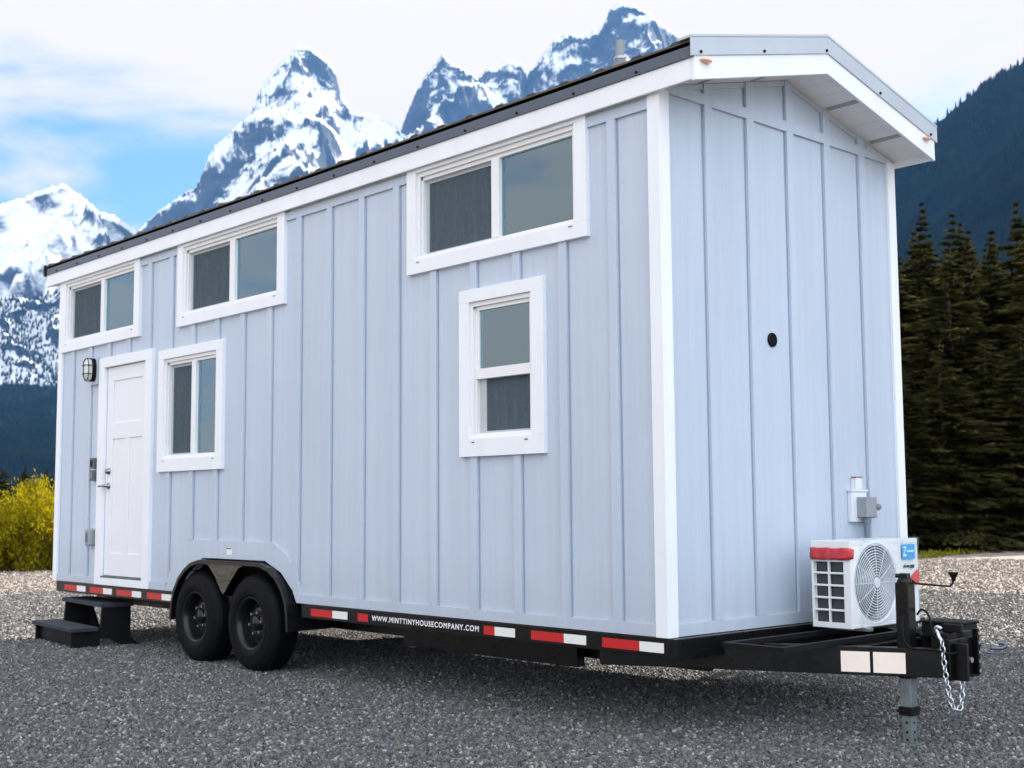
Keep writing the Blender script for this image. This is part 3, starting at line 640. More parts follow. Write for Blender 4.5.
# ---- trailer frame
tr = MB()
tr.box(-8.07, -5.66, 0.002, 0.055, -0.105, -0.003); tr.box(-3.62, 0.012, 0.002, 0.055, -0.105, -0.003)
tr.box(-8.07, 0.012, 2.445, 2.498, -0.105, -0.003)
tr.box(0.012, 0.055, 0.002, 2.498, -0.118, -0.003); tr.box(-8.12, -8.071, 0.002, 2.498, -0.105, -0.003)
tr.box(-8.07, 0.012, 0.056, 2.444, -0.02, -0.003)
for y in (0.40, 2.03): tr.box(-8.05, -0.06, y, y+0.06, -0.22, -0.022)
for i in range(13): x = -7.9 + i*0.62; tr.box(x, x+0.05, 0.056, 2.444, -0.095, -0.021)
tr.box(-2.75, -1.0, 0.30, 0.37, -0.27, -0.10); tr.box(-2.9, -0.9, 0.9, 1.6, -0.30, -0.10)
P0, P1 = (-0.62, 0.116), (1.10, 0.960)
tr.beam(P0, P1, 0.05, -0.20, -0.048); tr.beam((-0.62, 2.30), (1.10, 1.28), 0.05, -0.20, -0.048)
tr.box(0.60, 0.65, 0.78, 1.50, -0.16, -0.06)
frame = tr.build('trailer_frame', 'black', house, bevel=0.004, label='black steel trailer frame and A-shaped tongue')
# platform rails for the air conditioner
mb = MB(); mb.beam((0.235, 0.19), (0.235, 2.25), 0.035, -0.047, -0.018); mb.beam((0.235, 0.205), (0.60, 0.205), 0.035, -0.0475, -0.0185); mb.beam((0.60, 0.19), (0.56, 2.05), 0.035, -0.047, -0.018)
mb.build('platform_rail', 'blackm', frame, bevel=0.002)
# tape
def tape(a, b, mat, y=-0.0005, z0=-0.084, z1=-0.030): MB().box(a, b, y, y+0.0022, z0, z1).build('reflective_tape', mat, frame)
for r0, r1, w1 in ((-0.497, -0.212, -0.034), (-1.092, -0.809, -0.627), (-1.529, -1.425, -1.238), (-3.49, -3.208, -3.02), (-7.913, -7.621, -7.426), (-7.325, -7.031, -6.845), (-6.747, -6.429, -6.247), (-6.134, -5.852, -5.67)):
    tape(r0, r1-0.001, 'red_tape'); tape(r1, w1, 'white_tape')
tape(-2.891, -2.769, 'red_tape')
# lettering
cu = bpy.data.curves.new('web_address', 'FONT'); cu.body = 'WWW.MINTTINYHOUSECOMPANY.COM'; cu.size = 0.05; cu.extrude = 0.0006; cu.offset = 0.0011; cu.space_character = 1.22
tmp = bpy.data.objects.new('tmp_text', cu); COL.objects.link(tmp); bpy.context.view_layer.update()
me = bpy.data.meshes.new_from_object(tmp.evaluated_get(bpy.context.evaluated_depsgraph_get())); bpy.data.objects.remove(tmp)
co = np.array([v.co[:] for v in me.vertices]); mn, mxx = co.min(0), co.max(0)
for v in me.vertices:
    u = (v.co.x-mn[0])/(mxx[0]-mn[0]); w = (v.co.y-mn[1])/(mxx[1]-mn[1])
    v.co = (-2.722+u*1.146, -0.0008+v.co.z, -0.072+w*0.037+DZ)
me.materials.append(M['lettering']); lt = bpy.data.objects.new('lettering', me); COL.objects.link(lt); lt.parent = frame
# reflectors on the tongue (quads on the near beam face)
dv = Vector((P1[0]-P0[0], P1[1]-P0[1])); Lb = dv.length; dv.normalize(); nv = Vector((dv.y, -dv.x))
def beam_pt(x, off=0.0):
    t = (x-P0[0])/dv.x; q = Vector(P0) + dv*t + nv*(0.025+off); return q
for a, b in ((0.615, 0.752), (0.768, 0.918)):
    qa, qb = beam_pt(a, 0.001), beam_pt(b, 0.001); qc, qd = beam_pt(b, 0.004), beam_pt(a, 0.004)
    MB().prism([tuple(qa), tuple(qb), tuple(qc), tuple(qd)], 'z', -0.184, -0.074).build('tongue_reflector', 'cream_tape', frame)

# coupler
mb = MB(); mb.box(1.098, 1.128, 0.955, 1.275, -0.215, 0.0); mb.box(1.0, 1.098, 0.99, 1.25, -0.19, 0.03)
mb.box(1.128, 1.20, 1.00, 1.025, -0.215, -0.02); mb.box(1.04, 1.15, 1.045, 1.07, 0.031, 0.075); mb.box(1.128, 1.16, 1.20, 1.225, -0.2, 0.045)
cp = mb.build('coupler', 'black', house, bevel=0.004, label='black adjustable coupler bracket at the tongue tip')
for z in (-0.18, -0.13, -0.08, -0.03, 0.02): MB().cyl((1.1605, 1.2125, z), (1.1625, 1.2125, z), 0.009, n=12).build('bolt_hole', 'galv', cp)
MB().cyl((1.128, 1.10, -0.06), (1.145, 1.10, -0.06), 0.016, n=6).build('bolt', 'galv', cp); MB().cyl((1.128, 1.16, -0.12), (1.145, 1.16, -0.12), 0.016, n=6).build('bolt', 'galv', cp)
mb = MB(); mb.box(0.70, 0.95, 1.42, 1.60, -0.046, 0.035); mb.box(0.69, 0.96, 1.41, 1.61, 0.035, 0.05); mb.build('battery_tray', 'blackm', house, bevel=0.006)
# jack
jx, jy = 0.895, 0.925
mb = MB(); mb.box(jx-0.039, jx+0.039, jy-0.039, jy+0.039, -0.215, 0.295); jack = mb.build('tongue_jack', 'black', house, bevel=0.006, label='drop leg tongue jack')
mb = MB(); mb.box(jx-0.033, jx+0.033, jy-0.033, jy+0.033, -0.405, -0.215); mb.box(jx-0.0275, jx+0.0275, jy-0.0275, jy+0.0275, -0.555, -0.405); mb.box(jx-0.06, jx+0.06, jy-0.06, jy+0.06, -0.566, -0.555)
leg = mb.build('jack_leg', simple('leg_galvanised', (0.20, 0.23, 0.24), 0.42, metal=0.6, var=0.25, vscale=(10, 10, 10)), jack, bevel=0.003)
MB().box(jx-0.041, jx+0.041, jy-0.041, jy+0.041, -0.412, -0.365).build('leg_collar', 'blackm', jack, bevel=0.004)
for z in (-0.45, -0.50, -0.54):
    MB().cyl((jx, jy-0.0295, z), (jx, jy-0.027, z), 0.007, n=10).build('pin_hole', 'blackm', jack); MB().cyl((jx+0.0295, jy, z), (jx+0.027, jy, z), 0.007, n=10).build('pin_hole', 'blackm', jack)
MB().cyl((jx-0.05, jy-0.04, -0.388), (jx+0.02, jy-0.04, -0.388), 0.008, n=8).build('pin', 'blackm', jack)
mb = MB(); mb.cyl((jx, jy, 0.295), (jx, jy, 0.318), 0.045, 0.035, n=16); mb.box(jx-0.02, jx+0.025, jy-0.02, jy+0.02, 0.315, 0.345); mb.cyl((jx-0.03, jy, 0.33), (jx-0.05, jy-0.01, 0.33), 0.012, n=10); mb.build('gear_head', 'black', jack, bevel=0.003)
mb = MB(); mb.tube([(jx+0.01, jy+0.0, 0.33), (jx+0.05, jy+0.03, 0.29), (jx+0.13, jy+0.07, 0.283), (jx+0.20, jy+0.115, 0.277), (jx+0.213, jy+0.123, 0.29), (jx+0.218, jy+0.127, 0.322)], 0.0055, 8)
mb.lathe([(0.010, 0.305), (0.012, 0.32), (0.026, 0.345), (0.026, 0.352), (0.001, 0.354)], (jx+0.218, jy+0.127, 0), 'z', 14); mb.build('crank_handle', 'blackm', jack, smooth=True)
# cables
def bez(pts, n=8):
    P = [Vector(p) for p in pts]; out = []
    for i in range(len(P)-1):
        a, b, c, d = P[max(i-1, 0)], P[i], P[i+1], P[min(i+2, len(P)-1)]
        for k in range(n):
            t = k/n; out.append(0.5*((2*b) + (c-a)*t + (2*a-5*b+4*c-d)*t*t + (3*b-a-3*c+d)*t**3))
    return out + [P[-1]]
mb = MB(); mb.tube(bez([(0.92, 1.0, 0.12), (0.96, 0.98, 0.15), (1.0, 0.98, 0.12), (1.02, 0.98, 0.03), (1.05, 1.0, -0.03), (1.10, 0.98, -0.04), (1.14, 1.06, -0.03), (1.15, 1.12, 0.02)]), 0.006, 7)
mb.build('wiring_cable', 'blackm', house, smooth=True)
mb = MB(); mb.tube(bez([(0.93, 0.825, 0.12), (0.94, 0.82, 0.0), (0.975, 0.845, -0.045), (1.06, 0.90, -0.05), (1.14, 0.96, -0.07), (1.15, 1.10, -0.05)]), 0.006, 7)
mb.build('breakaway_cable', 'blackm', house, smooth=True)
# safety chains
def link(mb, c, d, flip, ln=0.040, wd=0.013, r=0.0042):
    d = Vector(d).normalized(); a = d.orthogonal().normalized(); b = d.cross(a)
    w = (a+b).normalized() if flip else (a-b).normalized()
    pts = []
    for i in range(14):
        t = 2*math.pi*i/14; pts.append(Vector(c) + d*math.copysign(abs(math.cos(t))**0.8, math.cos(t))*ln/2*0.9 + w*math.sin(t)*wd)
    mb.tube(pts, r, 6, closed=True)
def chain(pts, mb, step=0.030):
    P = bez(pts, 20); acc = 0; k = 0; last = P[0]
    for i in range(1, len(P)):
        acc += (P[i]-P[i-1]).length
        if acc >= step:
            dr = P[i]-last; link(mb, (P[i]+last)/2, dr, k % 2); last = P[i]; k += 1; acc = 0
mb = MB(); chain([(1.10, 0.928, 0.0), (1.108, 0.925, -0.10), (1.122, 0.925, -0.22), (1.14, 0.93, -0.325), (1.155, 0.955, -0.365), (1.165, 0.99, -0.33), (1.165, 1.01, -0.18)], mb)
ch = mb.build('safety_chain', 'chain', house, smooth=True, label='galvanised safety chain hanging by the reflectors')
mb = MB(); mb.tube(bez([(1.075, 0.935, 0.035), (1.065, 0.93, 0.058), (1.08, 0.925, 0.068), (1.10, 0.93, 0.06)], 6)[::-1] + bez([(1.075, 0.935, 0.035), (1.083, 0.93, 0.018), (1.098, 0.928, -0.002)], 6), 0.0095, 8); mb.build('hook', 'chain', ch, smooth=True)
mb = MB(); chain([(1.135, 1.22, -0.03), (1.17, 1.25, -0.05), (1.20, 1.27, -0.06)], mb)
ch = mb.build('safety_chain', 'dull_steel', house, smooth=True, label='second safety chain behind the coupler')
mb = MB(); mb.tube(bez([(1.195, 1.27, -0.06), (1.235, 1.30, -0.062), (1.255, 1.32, -0.05), (1.245, 1.315, -0.035), (1.225, 1.305, -0.035)], 6), 0.011, 8); mb.tube(bez([(1.15, 1.23, -0.075), (1.2, 1.27, -0.088), (1.26, 1.325, -0.085)], 5), 0.006, 6); mb.build('hook', 'dull_steel', ch, smooth=True)

# ---- wheels and fender
def wheel(xc, side=1, label=None):
    yo = -0.034 if side == 1 else W+0.034; s = side; R = 0.380; zc = -0.19
    e = MB(); prof = [(0.205, 0.022), (0.212, 0.004), (0.245, -0.004), (0.30, -0.003), (0.335, 0.008), (0.362, 0.026), (0.376, 0.045), (R, 0.075), (R, 0.19), (0.374, 0.215), (0.35, 0.238), (0.30, 0.25), (0.205, 0.235)]
    e.lathe([(r, h*s) for r, h in prof], (xc, yo, zc), 'y', 64)
    for rr, hh in ((0.258, -0.0065), (0.322, 0.001)):
        e.lathe([(rr-0.004, (hh+0.004)*s), (rr, (hh-0.001)*s), (rr+0.004, (hh+0.004)*s)], (xc, yo, zc), 'y', 64)
    w = MB(); w.lathe([(0.206, 0.024), (0.214, 0.010), (0.205, 0.006), (0.190, 0.020), (0.180, 0.060), (0.176, 0.125), (0.168, 0.135), (0.14, 0.095), (0.11, 0.078), (0.075, 0.085), (0.062, 0.088), (0.062, 0.06), (0.055, 0.045), (0.001, 0.040)], (xc, yo, zc), 'y', 48) if s == 1 else w.lathe([(0.206, -0.024), (0.18, -0.06), (0.12, -0.09), (0.001, -0.06)], (xc, yo, zc), 'y', 40)
    root = empty('wheel', (xc, yo+0.12*s, DZ+zc-R)); root.parent = house; root.location = Vector((xc, yo+0.12*s, 0)) - Vector(house.location)
    if label: root['label'] = label
    def put(mb, n, m, **k):
        mb.v = [(v[0]-xc, v[1]-(yo+0.12*s), v[2]) for v in mb.v]
        o = mb.build(n, m, None, **k); o.parent = root; return o
    put(e, 'tyre', 'rubber', smooth=True)
    put(w, 'rim', 'rim', smooth=True)
    if s == 1:
        for i in range(6):
            g = MB(); t = math.radians(60*i+10); g.cyl((xc+0.070*1.25*math.cos(t), yo+0.082, zc+0.0875*math.sin(t)), (xc+0.0875*math.cos(t), yo+0.052, zc+0.0875*math.sin(t)), 0.012, n=6)
            put(g, 'lug_nut', 'lug')
        for i in range(8):
            h = MB(); t = math.radians(45*i+20); h.cyl((xc+0.135*math.cos(t), yo+0.0905, zc+0.135*math.sin(t)), (xc+0.135*math.cos(t), yo+0.094, zc+0.135*math.sin(t)), 0.017, n=14)
            put(h, 'rim_hole', 'blackm')
        tread = MB()
        for i in range(72):
            t = 2*math.pi*i/72
            for (a, b) in ((0.055, 0.10), (0.12, 0.15), (0.17, 0.205)):
                tt = t + (0.02 if a > 0.1 else 0)
                c, sn = math.cos(tt), math.sin(tt); dc, ds = -sn*0.011, c*0.011
                pr_ = [(xc+(R+k)*c+q*dc, zc+(R+k)*sn+q*ds) for k, q in ((-0.004, -1), (0.0045, -1), (0.0045, 1), (-0.004, 1))]
                tread.prism(pr_, 'y', yo+a, yo+b)
        put(tread, 'tread_blocks', 'rubber')
wheel(-5.205, 1, 'rear trailer wheel nearer the steps'); wheel(-4.315, 1, 'front trailer wheel'); wheel(-5.205, -1); wheel(-4.315, -1)
mb = MB()
for x in (-5.205, -4.315): mb.cyl((x, 0.2, -0.19), (x, 2.3, -0.19), 0.035, n=14)
mb.box(-5.6, -3.8, 0.40, 0.47, -0.14, -0.10); mb.build('axle', 'black', house)
AP = [(-5.615, -0.235), (-5.60, -0.10), (-5.555, 0.02), (-5.47, 0.13), (-5.37, 0.205), (-5.26, 0.26), (-5.12, 0.289), (-4.65, 0.291), (-4.16, 0.290), (-4.02, 0.255), (-3.90, 0.19), (-3.81, 0.10), (-3.755, 0.0), (-3.735, -0.10), (-3.728, -0.215)]
AP = [(q.x, q.y) for q in bez([(a, b_, 0) for a, b_ in AP], 3)] if False else AP
def offset_arch(d):
    out = []
    for i, p in enumerate(AP):
        a = Vector(AP[max(i-1, 0)]); b = Vector(AP[min(i+1, len(AP)-1)]); t = (b-a).normalized(); n = Vector((t.y, -t.x)); out.append((p[0]+n.x*d, p[1]+n.y*d))
    return out
fm = MB(); inn = offset_arch(0.008)
for i in range(len(AP)-1): fm.prism([AP[i], AP[i+1], inn[i+1], inn[i]], 'y', -0.045, 0.34)
lip = offset_arch(0.030)
for i in range(len(AP)-1): fm.prism([AP[i], AP[i+1], lip[i+1], lip[i]], 'y', -0.050, -0.0452)
fender = fm.build('fender', 'fender', house, label='black tandem fender over both wheels')
mb = MB(); mb.prism([(-5.10, 0.279), (-4.38, 0.279), (-4.50, 0.235), (-4.62, 0.13), (-4.70, 0.045), (-4.735, 0.02), (-4.77, 0.045), (-4.86, 0.15), (-4.98, 0.245)], 'y', -0.030, -0.026)
mb.build('fender_plate', 'plate', fender)
mb = MB(); mb.box(-5.72, -3.65, 0.34, 0.36, -0.15, 0.36); mb.box(-5.72, -3.65, 0.105, 0.34, 0.325, 0.335); mb.build('wheel_well', 'blackm', house)
MB().box(-4.745, -4.665, 0.0045, 0.0075, 0.338, 0.395).build('fender_sticker', 'lettering', house)
MB().box(-4.742, -4.668, 0.0030, 0.0046, 0.386, 0.394).build('sticker_header', 'label_ink', house)

# ------------------------------------------------------------------ AIR CONDITIONER on the tongue platform
ac = empty('air_conditioner', (0.36, 1.43, DZ-0.017)); tag(ac, 'white outdoor air conditioner wrapped in clear plastic with red tape on the trailer tongue', 'air conditioner')
def acb(mb, n, m, par=None, **k):
    o = mb.build(n, m, ac if par is None else par, **k); return o
X0, X1, Y0, Y1, Z0, Z1 = 0.212, 0.470, 1.055, 1.805, 0.005, 0.508
b = MB()
b.box(X0, X1, Y0+0.02, Y1, Z1-0.03, Z1); b.box(X0, X1, Y0+0.02, Y1, Z0, Z0+0.025); b.box(X0, X1, Y1-0.02, Y1, Z0+0.0255, Z1-0.0305)
b.box(X0, X0+0.015, Y0+0.02, Y1-0.02, Z0+0.0255, Z1-0.0305)
# front panel with round opening: built as a ring of quads round the circle
cy, cz, fr = 1.325, 0.258, 0.224
n = 48; vs = []; fs = []
def edge_pt(t):
    c, s_ = math.cos(t), math.sin(t); k = 1e9
    for lim, comp in (((Y1-0.0-cy) if c > 0 else (cy-(Y0+0.02)), abs(c)), ((Z1-cz) if s_ > 0 else (cz-Z0), abs(s_))):
        if comp > 1e-6: k = min(k, lim/comp)
    return cy+c*k, cz+s_*k
angs = sorted(set([2*math.pi*i/n for i in range(n)] + [math.atan2(z-cz, y-cy) % (2*math.pi) for y in (Y0+0.02, Y1) for z in (Z0, Z1)]))
for t in angs:
    e_ = edge_pt(t); c, s_ = math.cos(t), math.sin(t)
    vs += [(X1-0.004, e_[0], e_[1]), (X1+0.004, cy+fr*1.04*c, cz+fr*1.04*s_), (X1-0.004, cy+fr*c, cz+fr*s_), (X1-0.09, cy+fr*c, cz+fr*s_)]
m_ = len(angs)
for i in range(m_):
    j = (i+1) % m_
    for k in range(3): fs.append((i*4+k, j*4+k, j*4+k+1, i*4+k+1))
b.add(vs, fs)
body = acb(b, 'cabinet', 'ac_white', bevel=0.004)
mb = MB(); mb.lathe([(0.001, X1-0.088), (fr, X1-0.088)], (0, cy, cz), 'x', 40); acb(mb, 'fan_recess', 'ac_dark')
# fan blades
mb = MB()
for k in range(3):
    t0 = math.radians(120*k+25); vs = []
    for i in range(7):
        t = t0 + math.radians(11*i)
        for r_, dx in ((0.05, 0.0), (0.195, 0.0)):
            vs.append((X1-0.075+0.006*i, cy+r_*math.cos(t), cz+r_*math.sin(t)))
    vs2 = [(x+0.003, y, z) for x, y, z in vs]; fsx = [(2*i, 2*i+1, 2*i+3, 2*i+2) for i in range(6)] + [(14+2*i+2, 14+2*i+3, 14+2*i+1, 14+2*i) for i in range(6)] + [(2*i+1, 2*i+15, 2*i+17, 2*i+3) for i in range(6)]
    mb.add(vs+vs2, fsx)
mb.cyl((X1-0.08, cy, cz), (X1-0.03, cy, cz), 0.05, n=20); acb(mb, 'fan', 'ac_fan')
g = MB()
for i in range(12):
    rr = 0.046 + i*0.0158; g.tube([(X1-0.002+0.010*(1-(rr/fr)**2), cy+rr*math.cos(t), cz+rr*math.sin(t)) for t in [2*math.pi*q/40 for q in range(40)]], 0.0033, 5, closed=True)
for i in range(12):
    t = math.radians(30*i); g.tube([(X1+0.0095, cy+0.035*math.cos(t), cz+0.035*math.sin(t)), (X1+0.006, cy+0.13*math.cos(t), cz+0.13*math.sin(t)), (X1-0.002, cy+fr*math.cos(t), cz+fr*math.sin(t))], 0.0025, 5)
g.lathe([(0.001, X1+0.014), (0.030, X1+0.013), (0.034, X1+0.006)], (0, cy, cz), 'x', 24)
acb(g, 'fan_guard', simple('guard_grey', (0.60, 0.64, 0.68), 0.4))
# side grille facing the camera side
sg = MB(); y0_, y1_ = Y0, Y0+0.02
xs_ = [X0+0.012, X0+0.108, X0+0.118, X0+0.214]
sg.box(X0-0.004, xs_[0], y0_, y1_, Z0, Z1); sg.box(xs_[1], xs_[2], y0_, y1_, Z0+0.03, Z1-0.045); sg.box(xs_[3], X1+0.004, y0_, y1_, Z0, Z1)
sg.box(xs_[0], xs_[3], y0_, y1_, Z0, Z0+0.032); sg.box(xs_[0], xs_[3], y0_, y1_, Z1-0.045, Z1)
for i in range(1, 6):
    z = Z0+0.032 + i*(Z1-0.045-Z0-0.032)/6
    sg.box(xs_[0], xs_[1], y0_, y1_, z-0.006, z+0.006); sg.box(xs_[2], xs_[3], y0_, y1_, z-0.006, z+0.006)
acb(sg, 'side_grille', 'ac_white', bevel=0.003)
acb(MB().box(X0+0.01, X1-0.04, Y0+0.028, Y0+0.034, Z0+0.03, Z1-0.035), 'coil', 'ac_dark')
# tape: band round the near top corner
t_ = MB(); rr_ = random.Random(3)
def crumple(pts_top, pts_bot, nx):
    vs = []; fs = []; rows = 5
    for i in range(nx+1):
        u = i/nx; k = u*(len(pts_top)-1); a = min(int(k), len(pts_top)-2); f_ = k-a
        T = Vector(pts_top[a]).lerp(Vector(pts_top[a+1]), f_); B = Vector(pts_bot[a]).lerp(Vector(pts_bot[a+1]), f_)
        for j in range(rows):
            p = T.lerp(B, j/(rows-1)); p += Vector((rr_.uniform(0, 0.005), -rr_.uniform(0, 0.006), rr_.uniform(-0.003, 0.003))); vs.append(tuple(p))
    for i in range(nx):
        for j in range(rows-1): fs.append((i*rows+j, (i+1)*rows+j, (i+1)*rows+j+1, i*rows+j+1))
    t_.add(vs, fs)
crumple([(X0-0.002, Y0-0.010, Z1-0.040), (X1+0.006, Y0-0.010, Z1-0.040), (X1+0.012, Y0+0.03, Z1-0.050)], [(X0-0.002, Y0-0.010, Z1-0.112), (X1+0.006, Y0-0.010, Z1-0.108), (X1+0.012, Y0+0.025, Z1-0.10)], 18)
o = acb(t_, 'packing_tape', 'tape', smooth=True); o.modifiers.new('thick', 'SOLIDIFY').thickness = 0.0015
mb = MB(); mb.prism([(1.675, 0.265), (1.80, 0.325), (1.80, 0.232), (1.69, 0.225)], 'x', X1+0.007, X1+0.010); acb(mb, 'packing_tape', 'tape')
mb = MB(); mb.box(X1+0.009, X1+0.011, 1.61, 1.755, 0.385, 0.475); lb = acb(mb, 'maker_label', 'label_blue')
mb = MB(); xl0, xl1 = X1+0.011, X1+0.012; zq = 0.015
mb.box(xl0, xl1, 1.622, 1.655, 0.453, 0.461); mb.prism([(1.650, 0.453), (1.656, 0.453), (1.630, 0.413), (1.622, 0.413)], 'x', xl0, xl1); mb.box(xl0, xl1, 1.622, 1.658, 0.404, 0.413)
for i, w_ in enumerate((0.014, 0.012, 0.016, 0.012)): mb.box(xl0, xl1, 1.668+i*0.020, 1.668+i*0.020+w_, 0.427, 0.439)
mb.build('label_mark', 'lettering', lb)
mb = MB()
for i, w_ in enumerate((0.014, 0.010, 0.014, 0.012)): mb.box(X1+0.009, X1+0.0102, 1.625+i*0.018, 1.625+i*0.018+w_, 0.335, 0.350)
mb.box(X1+0.009, X1+0.0102, 1.70, 1.745, 0.330, 0.350); mb.box(X1+0.009, X1+0.0102, 1.64, 1.655, 0.356, 0.359)
acb(mb, 'model_lettering', 'label_ink')
# plastic wrap: a slightly larger, wrinkled shell
import bmesh
bm = bmesh.new(); bmesh.ops.create_grid(bm, x_segments=2, y_segments=2, size=1); bm.clear()
wv = []; wf = []
def panel(o0, eu, ev, nu, nv):
    base = len(wv)
    for i in range(nu+1):
        for j in range(nv+1):
            p = Vector(o0) + Vector(eu)*(i/nu) + Vector(ev)*(j/nv); wv.append(p)
    for i in range(nu):
        for j in range(nv): wf.append((base+i*(nv+1)+j, base+(i+1)*(nv+1)+j, base+(i+1)*(nv+1)+j+1, base+i*(nv+1)+j+1))
g_ = 0.008
panel((X1+g_, Y0+0.09, Z0), (0, Y1+g_-Y0-0.09, 0), (0, 0, Z1+g_-Z0), 26, 20)
panel((X0-g_, Y0-0.004, Z1+g_), (X1-X0+2*g_, 0, 0), (0, Y1-Y0+g_+0.004, 0), 10, 24)
panel((X0-g_, Y1+g_, Z0), (X1-X0+2*g_, 0, 0), (0, 0, Z1+g_-Z0), 10, 16)
from mathutils import noise as mn_
wm = MB()
vv = []
for p in wv:
    q = mn_.noise(p*7.0)*0.007 + mn_.noise(p*20.0)*0.0025; vv.append((p.x+q*(1 if p.x > X1 else 0.2)-0.002, p.y+q*0.4, p.z+q*0.8))
wm.add(vv, wf); acb(wm, 'plastic_wrap', 'wrap', smooth=True)
for ya_ in (Y0+0.13, Y1-0.16): acb(MB().box(X0+0.02, X1+0.03, ya_, ya_+0.05, -0.0165, 0.0045), 'mounting_foot', 'galv', bevel=0.003)

# ------------------------------------------------------------------ ENTRY STEPS
st_ = empty('entry_steps', (-6.87, -0.36, 0), math.radians(-5.5)); tag(st_, 'black two tread wooden steps standing on the gravel below the white door', 'steps')
def stp(mb, n, m, **k):
    o = mb.build(n, m, None, **k); o.parent = st_; return o
def mz(): return MB(0.0)
stp(mz().box(-1.15, 0.03, -0.03, 0.23, 0.160, 0.195), 'tread', 'tread_mat', bevel=0.004)
stp(mz().box(-1.18, -0.03, 0.27, 0.58, 0.368, 0.405), 'tread', 'tread_mat', bevel=0.004)
for x in (-1.13, -0.075):
    side = mz(); side.prism([(0.0, 0.0), (0.27, 0.0), (0.27, 0.16), (0.0, 0.16)], 'x', x, x+0.035)
    side.prism([(0.2705, 0.08), (0.56, 0.08), (0.56, 0.368), (0.285, 0.368), (0.2705, 0.16)], 'x', x, x+0.035)
    side.prism([(0.50, 0.0), (0.66, 0.0), (0.56, 0.0795), (0.36, 0.0795)], 'x', x, x+0.035)
    stp(side, 'side_panel', 'blackm', bevel=0.003)
stp(mz().box(-1.094, -0.0755, 0.04, 0.065, 0.02, 0.159), 'riser', 'blackm')
mb = mz(); mb.prism([(-1.094, 0.08), (-0.80, 0.08), (-1.094, 0.366)], 'y', 0.52, 0.545); stp(mb, 'brace', 'blackm')
mb = mz(); mb.prism([(-0.0755, 0.08), (-0.30, 0.08), (-0.0755, 0.366)], 'y', 0.52, 0.545); stp(mb, 'brace', 'blackm')

# ------------------------------------------------------------------ GROUND
def disc(name, R, z, mat, n=96):
    me = bpy.data.meshes.new(name); vs = [(R*math.cos(2*math.pi*i/n), R*math.sin(2*math.pi*i/n), z) for i in range(n)]
    me.from_pydata(vs, [], [tuple(range(n))]); me.materials.append(M[mat]); o = bpy.data.objects.new(name, me); COL.objects.link(o); return o
tag(disc('ground', 13500, -0.012, 'earth'), 'dark grassy ground beyond the gravel yard', 'ground', kind='structure')
lot_edge = [(-60, -60), (60, -60), (60, 44), (20, 42), (0, 38), (-8, 34), (-12.7, 31), (-11.9, 27.5), (-11.2, 24), (-10.7, 21.2), (-12.2, 18.5), (-15, 14.5), (-18, 10.5), (-20.4, 7.0), (-21.8, 5.2), (-23, 3.6), (-26, -2), (-34, -12)]
pts = []
for i in range(len(lot_edge)):
    a = Vector(lot_edge[i]); b_ = Vector(lot_edge[(i+1) % len(lot_edge)]); nseg = max(1, int((b_-a).length/0.6)) if i >= 3 else 1
    for k in range(nseg):
        p = a.lerp(b_, k/nseg); j = mn_.noise(Vector((p.x*0.8, p.y*0.8, 3)))*0.5 if nseg > 1 else 0; pts.append((p.x+j, p.y+j, 0))
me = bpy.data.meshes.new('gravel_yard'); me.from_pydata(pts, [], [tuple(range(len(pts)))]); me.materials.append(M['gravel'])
yard = bpy.data.objects.new('gravel_yard', me); COL.objects.link(yard); tag(yard, 'grey gravel yard under the tiny house', 'gravel', kind='structure')

